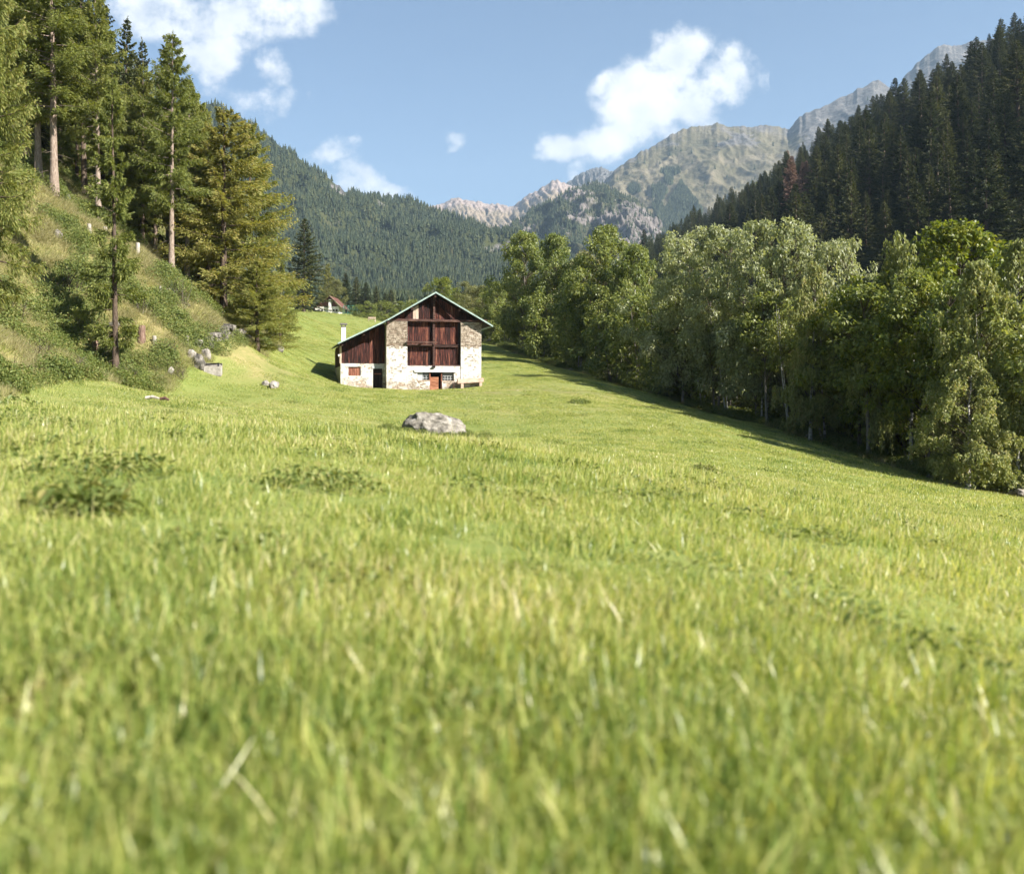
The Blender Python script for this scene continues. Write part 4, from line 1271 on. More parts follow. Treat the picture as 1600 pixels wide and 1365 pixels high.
def grass_clump(seed, n, rad, lmin, lmax, wd, seg, mat, lean=.5, dryf=.08, uniform=False):
    g = np.random.default_rng(seed)
    rr = rad * np.sqrt(g.random(n))
    a = g.uniform(0, 6.283, n)
    base = np.c_[rr * np.cos(a), rr * np.sin(a), np.full(n, -.02)]
    h = g.uniform(0, 6.283, n)
    hd = np.c_[np.cos(h), np.sin(h), np.zeros(n)]
    ln = g.uniform(lmin, lmax, n) * g.uniform(.7, 1.1, n)
    le = np.clip(np.abs(g.normal(lean * .8, lean * .6, n)), 0, 1.75)
    cu = g.normal(.25, .55, n)
    w = wd * g.uniform(.6, 1.4, n)
    sd = np.c_[-np.sin(h), np.cos(h), np.zeros(n)]
    tw = g.normal(0, .7, n)
    sd = sd * np.cos(tw)[:, None] + hd * np.sin(tw)[:, None]
    lv = []
    tips = []
    p = base.copy()
    for k in range(seg + 1):
        t = k / seg
        ww = w * (1 - t ** 1.8 * .93)
        lv.append(np.stack([p - sd * ww[:, None] * .5, p + sd * ww[:, None] * .5], 1))
        tips.append(np.full((n, 2), t))
        ang = le + cu * (t + .5 / seg) * 1.7
        p = p + (hd * np.sin(ang)[:, None] + UP * np.cos(ang)[:, None]) * (ln / seg)[:, None]
    v = np.stack(lv, 1)           # n, seg+1, 2, 3
    b = (np.arange(n) * (seg + 1) * 2)[:, None]
    q = np.stack([np.concatenate([b + 2 * k, b + 2 * k + 1, b + 2 * k + 3, b + 2 * k + 2], 1) for k in range(seg)], 1).reshape(-1, 4)
    var = np.clip(g.normal(.45, .23, n), 0.0, .88)
    dr = g.random(n) < dryf
    var[dr] = g.uniform(.82, 1, dr.sum())
    va = np.repeat(var[:, None], (seg + 1) * 2, 1) + (np.stack(tips, 1).reshape(n, -1) - .5) * .22
    me = np_mesh('grass_clump', v.reshape(-1, 3), q, mat, True, {'var': np.clip(va, 0, 1).ravel()})
    return me


def weed_clump(seed, n, rad, hgt, leaf, mat, wr=.55):
    g = np.random.default_rng(seed)
    rr = rad * np.sqrt(g.random(n))
    a = g.uniform(0, 6.283, n)
    dome = hgt * np.sqrt(np.clip(1 - (rr / rad) ** 2 * .9, 0, 1))
    p = np.c_[rr * np.cos(a), rr * np.sin(a), dome * g.uniform(.15, 1, n)]
    o = np.c_[np.cos(a), np.sin(a), np.full(n, .25)] * .6 + unit(n, g) * .8
    nr = UP * .9 + unit(n, g) * .5
    v, q = kites(p, o, np.cross(nr, o), leaf * g.uniform(.6, 1.4, n), leaf * wr * g.uniform(.7, 1.3, n), .25)
    return np_mesh('weed_clump', v, q, mat, False, {'var': np.repeat(g.uniform(.1, .9, n), 4)})


def tilt(x, y, spin):
    e = .4
    gx = (H(x + e, y) - H(x - e, y)) / (2 * e)
    gy = (H(x, y + e) - H(x, y - e)) / (2 * e)
    # small-angle lean so that the clump lies along the slope; spin about its own axis
    c, s = np.cos(spin), np.sin(spin)
    return np.c_[np.arctan(gy * c - gx * s), -np.arctan(gx * c + gy * s), spin]


BARN_X, BARN_Y, BARN_Z, BARN_A = -10.98, 84.0, .45, R(14)


def in_barn(x, y, m=.15):
    dx, dy = x - BARN_X, y - BARN_Y
    s = dx * math.cos(BARN_A) + dy * math.sin(BARN_A)
    w = -dx * math.sin(BARN_A) + dy * math.cos(BARN_A)
    return ((s > -m) & (s < 8.5 + m) & (w > -m) & (w < 10)) | ((s > -3.95 - m) & (s < 0) & (w > 1.15 - m) & (w < 8.5))


def wedge(n, d0, d1, g, half=.60, power=1.0):
    """random ground points in the field of view between two distances, evenly over the ground"""
    d = np.sqrt(g.uniform(d0 ** 2, d1 ** 2, n))
    a = g.uniform(-half, half, n)
    return d * np.sin(a), d * np.cos(a)


g = np.random.default_rng(51)
near = [proto('blades', grass_clump(200 + i, 300, .22, .04, .115, .0058, 4, M['grass'], 1.2, .08)) for i in range(4)]
midc = [proto('blades', grass_clump(210 + i, 330, .34, .045, .115, .0075, 3, M['grass'], 1.0, .08)) for i in range(4)]
farc = [proto('blades', grass_clump(220 + i, 330, .75, .06, .14, .017, 2, M['grass'], .9, .10)) for i in range(3)]
clov = [proto('weeds', weed_clump(230 + i, 60, .22, .10, .045, M['herb'])) for i in range(2)]
tallg = [proto('stalks', grass_clump(240, 6, .12, .20, .34, .0035, 4, M['grass'], .18, .35))]
lying = [proto('lying_blades', grass_clump(245, 26, .22, .10, .19, .0062, 5, M['grass'], 1.5, .14))]
VARS = near + midc + farc + clov + tallg + lying
PX, PY, SCL, IDX = [], [], [], []


def put(x, y, s, ix, patch=True):
    m = (x > XL(y) - 1.0) & (x < XR(y) + .5) & ~in_barn(x, y) & (np.hypot(x - (-4.15), (y - 50) * 1.1) > 1.15)
    m &= np.random.default_rng(len(x)).random(len(x)) > dried(x, y) * 1.15
    PX.append(x[m]); PY.append(y[m]); SCL.append(s[m]); IDX.append(ix[m])


def lush(x, y):
    return 1 + 1.0 * fbm(x / .45 + 3, y / .45, 0, 3) + .35 * fbm(x / 3.5, y / 3.5 + 8, 0, 2)


x, y = wedge(1750, .25, 9, g, .75); put(x, y, np.clip(lush(x, y), .45, 1.6) * g.uniform(.7, 1.25, len(x)), g.integers(0, 4, len(x)))
x, y = wedge(900, .2, 4.2, g, .8); put(x, y, np.clip(lush(x, y), .6, 1.5) * g.uniform(.7, 1.25, len(x)), g.integers(0, 4, len(x)))
x, y = wedge(9500, 8, 34, g, .64); put(x, y, np.clip(lush(x, y), .55, 1.6) * g.uniform(.8, 1.15, len(x)), g.integers(4, 8, len(x)))
x, y = wedge(26000, 32, 135, g, .62); put(x, y, np.clip(lush(x / 2, y / 2), .6, 1.35) * g.uniform(.75, 1.1, len(x)), g.integers(8, 11, len(x)))
x, y = wedge(6000, 130, 235, g, .33); put(x, y, g.uniform(.8, 1.5, len(x)), g.integers(8, 11, len(x)))
x, y = wedge(380, 1.5, 12, g, .7)
m = fbm(x / .8, y / .8, 0, 2) > .12
put(x[m], y[m], g.uniform(.6, 1.3, m.sum()), g.integers(11, 13, m.sum()))
x, y = wedge(900, 12, 75, g, .62)
m = fbm(x / 2.5, y / 2.5, 0, 2) > .28
put(x[m], y[m], g.uniform(.9, 2.2, m.sum()), g.integers(11, 13, m.sum()))
x, y = wedge(420, .6, 12, g, .7); put(x, y, g.uniform(.8, 1.3, len(x)), np.full(len(x), 14))
x, y = wedge(110, 3, 22, g, .62); put(x, y, g.uniform(.7, 1.2, len(x)), np.full(len(x), 13))
x, y, s, ix = [np.concatenate(t) for t in (PX, PY, SCL, IDX)]
spin = g.uniform(0, 6.283, len(x))
scatter('meadow_grass', np.c_[x, y, H(x, y)], tilt(x, y, spin), s, ix, VARS)

# wild growth on the left bank and slope
strawc = [proto('straw', grass_clump(250 + i, 150, .55, .25, .6, .012, 3, M['dry_grass'], .35, .2)) for i in range(2)]
herbc = [proto('herbs', weed_clump(260 + i, 420, .7, .75, .11, M['herb'])) for i in range(3)]
greenc = [proto('tussock', grass_clump(270, 170, .55, .2, .5, .012, 3, M['grass'], .4, .2))]
yb = g.uniform(22, 122, 31000)
xb = XL(yb) - g.uniform(-1.2, 34, 31000)
m = (xb / yb > -1.0) & (xb / yb < .2)
xb, yb = xb[m], yb[m]
f = fbm(xb / 4.2, yb / 4.2 + 3, 0, 3)
dist = XL(yb) - xb
lowbank = (dist < 6) & (yb < 66)
ix = np.where(f > np.where(lowbank, -.12, .16), g.integers(2, 5, len(xb)), np.where(g.random(len(xb)) < .22, 5, g.integers(0, 2, len(xb))))
keepp = g.random(len(xb)) < np.where(ix >= 2, .40, .85)
keepp &= ~((np.abs(xb - (-22 - (yb - 62) * -.04)) < 0))
xb, yb, ix = xb[keepp], yb[keepp], ix[keepp]
spin = g.uniform(0, 6.283, len(xb))
sc_ = g.uniform(.55, 1.25, len(xb))
scatter('bank_undergrowth', np.c_[xb, yb, H(xb, yb)], tilt(xb, yb, spin), sc_, ix, strawc + herbc + greenc)

# undergrowth under the right row
yb = g.uniform(36, 160, 5200)
xb = XR(yb) + g.uniform(-.6, 16, 5200) * g.random(5200) ** .7
ix = np.where((xb - XR(yb) < 1.0) & (g.random(5200) < .5), g.integers(0, 2, 5200), g.integers(2, 5, 5200))
spin = g.uniform(0, 6.283, 5200)
scatter('wood_undergrowth', np.c_[xb, yb, H(xb, yb)], tilt(xb, yb, spin), g.uniform(.4, 1.1, 5200), ix, strawc + herbc)

# weeds round the boulder
n = 130
a = g.uniform(0, 6.283, n); rr = g.uniform(.95, 2.2, n)
xb, yb = -4.1 + 1.35 * rr * np.cos(a), 49.4 + .8 * rr * np.sin(a)
scatter('boulder_weeds', np.c_[xb, yb, H(xb, yb)], tilt(xb, yb, a), g.uniform(.28, .5, n), g.integers(0, 3, n), herbc)

# the rest of the slope forest, beyond the spruces one can pick out
if rest:
    src = []
    for k in K['spruce']:
        src.append(proto('spruce_crown', k.crown))
    pts = pt[rest]
    scatter('slope_forest', pts - np.array([0, 0, .5]), np.c_[np.zeros(len(rest)), np.zeros(len(rest)), gg.uniform(0, 6.28, len(rest))], hts[rest] / 20, gg.integers(0, 4, len(rest)), src)


# ------------------------------------------------------------------ the stone barn
def roof_z(s):
    s = np.asarray(s, float)
    return np.where(s > 4.25, 8.48 - .56 * (s - 4.25), np.where(s > 0, 8.48 - .59 * (4.25 - s), 5.972 + .49 * s))


def build_barn():
    barn = thing('barn', 'old stone barn with dark timber gable and pale green roof edge', 'barn', (BARN_X, BARN_Y, BARN_Z), BARN_A)
    g = np.random.default_rng(77)
    D = 9.6
    # masonry
    MB().prism([(0, -1.2), (1.83, -1.2), (1.83, 5.93), (.33, 5.93), (0, 5.78)], 0, .55).build('pier', M['plaster'], barn)
    MB().prism([(6.62, -1.2), (8.48, -1.2), (8.48, 5.86), (8.3, 5.93), (6.62, 5.93)], 0, .55).build('pier', M['plaster'], barn)
    w = MB()
    w.box(1.83, 2.72, .05, .55, -1.2, 2.0)
    w.box(2.72, 3.84, .05, .55, -1.2, .72)
    w.box(4.93, 6.0, .05, .55, -1.2, .66)
    w.box(6.0, 6.62, .05, .55, -1.2, 2.0)
    w.box(2.72, 6.0, .05, .55, 1.66, 2.0)
    w.build('lower_wall', M['plaster'], barn)
    MB().box(2.45, 6.2, -.06, .5, 1.46, 1.657, .012).build('lintel', M['whitewash'], barn)
    b = MB()
    b.box(0, .5, .553, D, -1.2, 5.75).box(7.98, 8.48, .553, D, -1.2, 5.85)
    b.build('side_wall', M['plaster'], barn)
    MB().prism([(0, -1.2), (8.48, -1.2), (8.48, 5.9), (4.25, 8.25), (0, 5.76)], D + .003, D + .5).build('back_wall', M['plaster'], barn)
    MB().box(.5, 7.98, .70, .78, -1.2, 5.9).build('dark_backing', M['dark'], barn)  # dark sheet added behind the openings to stand for the unlit interior
    # bare rubble on the upper piers
    for s0, s1 in ((0, 1.83), (6.62, 8.48)):
        MB().box(s0 + .02, s1 - .02, -.008, -.003, 3.74, 5.74).build('mortar', M['stumpmortar'], barn)
        st = MB()
        z = 3.72
        while z < 5.85:
            h = g.uniform(.07, .19)
            s = s0 - .02
            while s < s1 - .05:
                ln = min(g.uniform(.13, .48), s1 + .015 - s)
                p = g.uniform(.005, .05)
                top = min(z + h, float(roof_z(s)) - .2, float(roof_z(s + ln)) - .2)
                bot = z + (g.uniform(-.25, .35) if z < 3.8 else 0)
                if top - bot > .03 and ln > .06:
                    st.box(s + .01, s + ln - .012, -p, .06, bot + .006, top - .008, .014)
                s += ln
            z += h
        # single stones showing through the limewash below
        for k in range(34):
            s = g.uniform(s0 + .1, s1 - .3)
            zz = 3.7 - 3.8 * g.random() ** 1.3
            st.box(s, s + g.uniform(.08, .26), -.022, .04, zz, zz + g.uniform(.03, .09), .014)
        st.build('rubble', M['stone'], barn)['kind'] = 'stuff'
    st = MB()
    for k in range(36):
        s = g.choice([g.uniform(1.85, 2.55), g.uniform(2.75, 3.6), g.uniform(5.0, 5.8), g.uniform(6.05, 6.4)])
        zz = g.uniform(-.1, .6)
        st.box(s, s + g.uniform(.1, .3), .03, .09, zz, zz + g.uniform(.05, .12), .015)
    st.build('rubble', M['stone'], barn)['kind'] = 'stuff'

    def planks(parent, s0, s1, zb, ztop, y, wid=(.19, .27), pale=None, mat=None):
        s = s0
        while s < s1 - .04:
            e = min(s + g.uniform(*wid), s1)
            if s1 - e < .08:
                e = s1
            za, zc = float(ztop(s + .008)), float(ztop(e - .008))
            if max(za, zc) - zb > .06:
                za, zc = max(za, zb + .02), max(zc, zb + .02)
                y0 = y - g.uniform(0, .03)
                sag = g.uniform(0, .03)
                m = MB()
                t = g.normal(0, .004)
                m.prism([(s + .008, zb - sag), (e - .008, zb - sag), (e - .008 + t, zc), (s + .008 + t, za)], y0, y + .035)
                mt = mat or M['plank']
                if pale and pale[0] <= s < pale[1]:
                    mt = M['palewood']
                m.build('plank', mt, parent)
            s = e

    # gable boarding
    gb = MB().prism([(.35, 6.12), (8.2, 6.12), (4.25, 8.22)], .30, .36).build('gable', M['dark'], barn)
    planks(gb, .3, 8.25, 6.15, lambda s: roof_z(s) - .22, .25, pale=(2.35, 2.6))
    MB().box(.05, 8.45, -.04, .5, 5.933, 6.14, .015).build('tie_beam', M['beam'], barn)
    MB().box(4.12, 4.3, -.02, .16, 6.14, 8.2, .01).build('king_post', M['beam'], barn)
    br = MB()
    br.prism([(4.32, 7.75), (4.5, 7.84), (6.05, 6.2), (5.85, 6.14)], -.08, .08)
    br.build('brace', M['plank'], barn)
    # hay doors, four fields of upright boards
    for s0, s1 in ((1.86, 4.12), (4.32, 6.46)):
        for zb, zt in ((2.08, 3.70), (3.98, 5.92)):
            f = MB().box(s0, s1, .47, .52, zb, zt).build('hay_door', M['dark'], barn)
            planks(f, s0, s1, zb, lambda s, q=zt: q, .42)
    MB().box(4.12, 4.32, .16, .46, 2.0, 5.93, .012).build('post', M['beam'], barn)
    MB().box(6.46, 6.62, .30, .5, 2.0, 5.93, .01).build('post', M['blackwood'], barn)
    MB().box(1.84, 4.12, .22, .5, 3.72, 3.97, .012).build('cross_beam', M['beam'], barn)
    MB().box(4.32, 6.5, .22, .5, 3.70, 3.93, .012).build('cross_beam', M['beam'], barn)
    MB().box(1.84, 6.55, .08, .5, 2.003, 2.085, .012).build('sill_beam', M['beam'], barn)
    MB().box(1.72, 4.45, -.32, -.08, 4.02, 4.16, .012).build('pole', M['beam'], barn)
    MB().box(3.0, 3.15, -.10, .25, 3.98, 4.12).build('bracket', M['beam'], barn)
    MB().box(4.03, 4.3, -.22, .1, 1.84, 2.0, .03).build('bracket', M['blackwood'], barn)
    # windows and doorway under the lintel
    for s0, s1, zb in ((2.74, 3.8, .75), (4.97, 5.98, .70)):
        wf = MB()
        y0, y1 = .26, .31
        wf.box(s0, s1, y0, y1, zb, zb + .05).box(s0, s1, y0, y1, 1.40, 1.455).box(s0, s0 + .05, y0, y1, zb + .05, 1.40).box(s1 - .05, s1, y0, y1, zb + .05, 1.40)
        f = wf.build('window', M['greybark'], barn)
        gl = MB().box(s0 + .05, s1 - .05, .285, .29, zb + .05, 1.40).build('pane', M['glass'], f)
        bars = MB()
        n = 4
        for k in range(1, n):
            xx = s0 + (s1 - s0) * k / n
            bars.box(xx - .016, xx + .016, .24, .257, zb + .05, zb + .43)
        for zz in (zb + .20, zb + .43):
            bars.box(s0 + .06, s1 - .06, .22, .239, zz - .018, zz + .018)
        bars.build('grille', M['iron'], f)
    MB().box(2.76, 3.2, .18, .21, .76, 1.44).build('shutter', M['iron'], barn)
    MB().box(2.70, 3.86, .02, .24, .66, .745, .01).build('window_sill', M['palewood'], barn)
    MB().box(4.92, 6.02, .02, .24, .615, .695, .01).build('window_sill', M['palewood'], barn)
    MB().box(3.805, 3.9, .1, .3, -.8, 1.457, .006).build('door_post', M['shutter'], barn)
    MB().box(4.84, 4.935, .1, .3, -.8, 1.457, .006).build('door_post', M['shutter'], barn)
    dr = MB().box(3.90, 4.62, .20, .25, -.6, 1.02).build('stable_door', M['blackwood'], barn)
    for a, c in ((-.6, .20), (.21, .55), (.56, 1.04)):
        MB().box(3.90, 4.63, .155, .198, a, c - .01, .006).build('board', M['rust'], dr)
    # lean-to on the left
    lt = MB()
    y = 1.0
    lt.box(-3.9, -3.22, y, y + .4, -1.3, 2.2).box(-3.22, -2.15, y, y + .4, -1.3, 1.12).box(-3.22, -2.15, y, y + .4, 1.92, 2.2).box(-2.15, -1.08, y, y + .4, -1.3, 2.2)
    lt.box(-1.08, -.22, y + .02, y + .4, 1.78, 2.2).box(-.22, -.003, y, y + .4, -1.3, 2.2)
    lt.box(-3.9, -3.5, y + .403, 8.4, -1.3, 2.0)
    lt.box(-3.9, -.003, 8.403, 8.8, -1.3, 3.7)
    lt.build('lean_to_wall', M['plaster'], barn)
    MB().box(-1.2, -.1, y - .04, y + .018, 1.77, 1.98, .008).build('lintel', M['iron'], barn)
    sh = MB().box(-3.2, -2.17, y + .14, y + .17, 1.14, 1.90).build('window_shutter', M['dark'], barn)
    planks(sh, -3.2, -2.17, 1.14, lambda s: 1.90, y + .13, (.14, .18), mat=M['shutter'])
    d2 = MB().box(-1.06, -.24, y + .2, y + .24, -1.0, 1.76).build('door', M['blackwood'], barn)
    planks(d2, -1.06, -.24, -1.0, lambda s: 1.76, y + .19, (.18, .22), mat=M['blackwood'])
    MB().box(-.95, -.35, y + .13, y + .16, 1.25, 1.36).build('ledge', M['shutter'], d2)
    fr = MB().prism([(-3.88, 2.203), (-.03, 2.203), (-.03, 5.75), (-3.88, 3.85)], y + .10, y + .16).build('lean_to_front', M['dark'], barn)
    planks(fr, -3.86, -.03, 2.21, lambda s: roof_z(s) - .24, y + .06, (.24, .36))
    MB().box(-3.97, -3.80, y + .0, y + .2, 2.205, 3.86, .01).build('post', M['palewood'], barn)
    sd = MB().box(-3.84, -3.8, y + .203, 8.4, 2.003, 3.85).build('lean_to_side', M['dark'], barn)
    yy = y + .22
    while yy < 8.3:
        e = yy + g.uniform(.24, .36)
        MB().box(-3.9, -3.845 , yy, e - .015, 1.95, 3.84, .004).build('plank', M['plank'], sd)
        yy = e
    MB().box(-4.12, -3.95, y - .12, y + .02, 2.88, 2.98).box(-4.1, -4.02, y - .10, y, 2.80, 2.88).build('wall_bracket', M['whitewash'], barn)  # small white bracket at the lean-to corner
    # roof
    y0, y1 = -.68, D + 1.0
    th = .07
    rf = MB()
    for a, c in ((4.25, 9.3), (0, 4.25), (-4.2, 0)):
        za, zc = float(roof_z(a)), float(roof_z(c))
        rf.prism([(a, za - th), (c, zc - th), (c, zc), (a, za)], y0 if a >= 0 else y0 + .15, y1 if a >= 0 else 9.6)
    rf.build('roof', M['roofsheet'], barn)
    # raised seams of the metal sheets
    sm = MB()
    for k in range(28):
        yq = y0 + .35 + k * .41
        for a, c in ((4.3, 9.25), (0, 4.2)):
            za, zc = float(roof_z(a)) + .002, float(roof_z(c)) + .002
            sm.prism([(a, za), (c, zc), (c, zc + .03), (a, za + .03)], yq, yq + .03)
    sm.build('seams', M['roofsheet'], barn)['kind'] = 'stuff'
    so = MB()
    for a, c in ((4.25, 9.2), (0, 4.25), (-4.13, 0)):
        za, zc = float(roof_z(a)) - th - .003, float(roof_z(c)) - th - .003
        so.prism([(a, za - .05), (c, zc - .05), (c, zc), (a, za)], (y0 if a >= 0 else y0 + .15) + .06, y1 - .4 if a >= 0 else 9.4)
    so.build('roof_boarding', M['soffit'], barn)
    for a, c in ((4.25, 9.35), (0, 4.25), (-4.23, 0)):
        za, zc = float(roof_z(a)), float(roof_z(c))
        yq = y0 if a >= 0 else y0 + .15
        MB().prism([(a, za - .10), (c, zc - .10), (c, zc + .04), (a, za + .04)], yq - .045, yq - .003).build('fascia', M['fascia'], barn)
    MB().tube([(9.35, y0 - .02, float(roof_z(9.35)) - .06), (9.35, y1, float(roof_z(9.35)) - .06)], .07, 8).build('gutter', M['fascia'], barn)
    for s, dz in ((.1, .24), (2.2, .26), (4.25, .30), (6.4, .26), (8.4, .24), (-2.0, .24), (-3.85, .24)):
        z = float(roof_z(s)) - .13
        ya = y0 + .12 if s > -.5 else y0 + .5
        MB().box(s - .09, s + .09, ya, .7 if s > -.5 else 1.35, z - dz, z - .02, .008).build('purlin', M['beam'], barn)
    MB().prism([(7.0, 6.0), (7.12, 6.0), (8.9, 6.05), (8.9, 6.17)], -.4, -.28).build('strut', M['beam'], barn)
    # chimney near the back of the lean-to
    ch = MB().box(-3.42, -3.02, 6.8, 7.2, 3.6, 5.75).build('chimney', M['whitewash'], barn)
    cp = MB().box(-3.44, -3.0, 6.78, 7.22, 5.752, 5.86).box(-3.42, -3.36, 6.8, 7.2, 5.86, 6.0).box(-3.08, -3.02, 6.8, 7.2, 5.86, 6.0).box(-3.54, -2.90, 6.68, 7.32, 6.003, 6.14)
    cp.build('chimney_cap', M['cap'], ch)
    return barn


build_barn()


def barn_to_world(s, w, z):
    c, n = math.cos(BARN_A), math.sin(BARN_A)
    return (BARN_X + s * c - w * n, BARN_Y + s * n + w * c, BARN_Z + z)


def build_bench():
    x, y, z = barn_to_world(7.35, -.45, 0)
    z = float(H(x, y))
    b = thing('bench', 'thick hewn log bench against the right barn pier', 'bench', (x, y, z), BARN_A)
    m = MB()
    m.prism([(-1.15, .34), (1.2, .50), (1.2, .86), (-1.15, .74)], -.22, .22)
    m.build('seat', M['pinkwood'], b)
    for s in (-.72, .95):
        MB().box(s - .12, s + .12, -.18, .18, -.2, .36 if s < 0 else .47, .01).build('leg', M['pinkwood'], b)
    MB().box(-1.5, -1.42, -.05, .05, -.2, .42).build('leg', M['beam'], b)


build_bench()


# ------------------------------------------------------------------ rocks, walls, stumps
def gd(px, py, d0, d1, n=400):
    """distance at which the ground meets a sight line"""
    d = np.linspace(d0, d1, n)
    r = HOR - H((px - CX) / F * d, d) / d * F
    k = np.where(r <= py)[0]
    return float(d[k[0]]) if len(k) else float(d[np.argmin(np.abs(r - py))])


def rock_mesh(name, sx, sy, sz, seed, mat, planes=(), sub=4, rough=.16):
    import bmesh
    bm = bmesh.new()
    bmesh.ops.create_icosphere(bm, subdivisions=sub, radius=1)
    v = np.array([q.co[:] for q in bm.verts])
    g = np.random.default_rng(seed)
    pl = list(planes)
    if not pl:
        for k in range(9):
            q = unit(1, g)[0]
            pl.append((q, g.uniform(.62, .86)))
    for nrm, dd in pl:
        nrm = np.asarray(nrm, float) / np.linalg.norm(nrm)
        ex = np.clip(v @ nrm - dd, 0, None)
        v -= ex[:, None] * nrm * .92
    s = seed * 3.1
    nrm = v / np.linalg.norm(v, axis=1)[:, None]
    v += nrm * (fbm(v[:, 0] * 2 + s, v[:, 1] * 2, v[:, 2] * 2, 5, .55) * rough + ridged(v[:, 0] * 3 + s, v[:, 1] * 2, v[:, 2] * 5, 3)* rough * .15)[:, None]
    v *= np.array([sx, sy, sz])
    f = np.array([[q.index for q in t.verts] for t in bm.faces])
    bm.free()
    return np_mesh(name, v, f, mat, sub > 3)


def rock(px, py, d, w_px, h_px, seed, label, mat=None, name='rock', group=None, sub=3, cat='rock', depth=1.0):
    x = (px - CX) / F * d
    r = w_px * d / F / 2 / .82
    o = link(name, rock_mesh(name, r, r * .8 * depth, h_px * d / F / 1.25, seed, mat or M['rock'], sub=sub))
    o.location = (x, d, float(H(x, d)) + h_px * d / F * .22)
    o.rotation_euler = (0, 0, seed)
    return tag(o, label, cat, group)


bo = link('boulder', rock_mesh('boulder', 1.72, 1.25, .98, 5, M['darkrock'],
                               [((-.9, -.1, .22), .80), ((-.12, .1, 1), .74), ((.55, -.15, .85), .62), ((.1, -1, .42), .60), ((-.5, -.8, .15), .72), ((.8, -.6, .3), .80), ((.1, 1, .2), .7), ((.35, -.75, .6), .66)], 5, .13))
bo.location = (-4.12, 49.6, float(H(-4.12, 49.6)) + .42)
tag(bo, 'big grey boulder lying in the meadow before the barn', 'boulder')

# heap of pale blocks, trough and dry stone wall at the end of the bank
d0 = gd(312, 573, 50, 75)
rock(311, 570, d0, 21, 22, 2, 'largest pale block left of the stone trough', name='pale_block')
rock(321, 553, d0 + 1.6, 14, 17, 3, 'pale block above and behind the stone trough', name='pale_block')
rock(300, 566, d0 + .4, 14, 14, 4, 'small pale block at the left end of the heap', name='pale_block')
rock(310, 545, d0 + 2.6, 14, 10, 9, 'small pale block on top of the bank behind trough', name='pale_block')


def build_trough():
    d = d0 + .1
    x = (333 - CX) / F * d
    z = float(H(x, d))
    t = thing('trough', 'stone trough with dark hollow beside the pale blocks', 'trough', (x, d, z), R(8))
    m = MB()
    m.box(-.52, .52, -.32, -.22, -.2, .40, .012).box(-.52, .52, .22, .34, -.2, .62, .012).box(-.52, -.42, -.217, .217, -.2, .42, .01).box(.42, .52, -.217, .217, -.2, .52, .01)
    m.build('basin', M['rock'], t)
    MB().box(-.42, .42, -.217, .217, -.2, .12).build('hollow', M['dark'], t)  # solid dark fill painted for the shade inside the basin
    MB().tube([(-.5, .2, .56), (.3, .2, .62), (.5, .05, .58), (.54, -.1, .5)], .035, 6).build('pipe', M['dark'], t)


build_trough()


def build_stone_wall():
    x0, x1 = (322 - CX) / F * 63.5, (386 - CX) / F * 72.5
    w = thing('stone_wall', 'low dry stone wall below the grassy bank', 'wall', (x0, 63.5, float(H(x0, 63.5))))
    g = np.random.default_rng(91)
    m = MB()
    for k in range(130):
        t = g.random()
        x = x0 + (x1 - x0) * t + g.normal(0, .08)
        y = 63.5 + 9 * t + g.normal(0, .12)
        z = float(H(x, y)) + g.uniform(-.05, .6) * (.6 + .6 * math.sin(t * 9) ** 2)
        a, b, c = g.uniform(.14, .34), g.uniform(.12, .24), g.uniform(.06, .15)
        m.box(x - x0 - a, x - x0 + a, y - 63.5 - b, y - 63.5 + b, z - w.location.z - c, z - w.location.z + c, .05)
    m.build('stonework', M['rock'], w)['kind'] = 'stuff'


build_stone_wall()
for k, (px, py, w_, h_, lb) in enumerate([
        (428, 606, 18, 11, 'small pale rock in the meadow left of the barn'),
        (415, 602, 12, 8, 'flat rock behind the small pale rock left of barn'),
        (436, 548, 12, 9, 'pale stone at the right end of the stone wall'),
        (90, 372, 12, 11, 'pale stone halfway up the grassy bank'),
        (96, 300, 9, 10, 'whitish stone high on the bank below pale trunks'),
        (106, 312, 8, 8, 'whitish stone just under another high on the bank'),
        (180, 515, 16, 8, 'flat stones left of the reddish stump'),
        (267, 585, 11, 10, 'pale stone among the bushes left of the trough'),
        (300, 452, 10, 12, 'grey stone beside the path bend')]):
    rock(px, py, gd(px, py, 40, 110), w_, h_, 20 + k, lb, name='rock')
GS = 'pale stones along the foot of the tree row'
gs = np.random.default_rng(97)
for k in range(22):
    yk = [52, 51, 50.5, 52.5, 67, 68, 66.5, 46, 46.5, 117, 114, 119][k] if k < 12 else gs.uniform(46, 120)
    xk = float(XR(yk)) + gs.uniform(-.1, 1.2)
    s = gs.uniform(.22, .55)
    o = link('rock', rock_mesh('rock', s, s * .8, s * .6, 60 + k, M['rock'], sub=3))
    o.location = (xk, yk, float(H(xk, yk)) + .08)
    tag(o, 'pale stone at the shaded meadow edge below the trees', 'rock', GS)


def stump(px, py, w_px, h_px, label, mat, name='tree_stump', cat='stump', d0_=40, d1_=100):
    d = gd(px, py, d0_, d1_)
    w_px *= .8
    h_px *= .9
    x = (px - CX) / F * d
    r, h = w_px * d / F / 2, h_px * d / F
    m = MB()
    m.tube([(0, 0, -.4), (0, 0, 0), (.01, 0, h * .5), (.03 * h, 0, h * .94), (.03 * h, 0, h)], [r * 1.35, r * 1.2, r, r * .97, r * .8], 9)
    o = m.build(name, mat, None, True)
    o.location = (x, d, float(H(x, d)))
    return tag(o, label, cat)


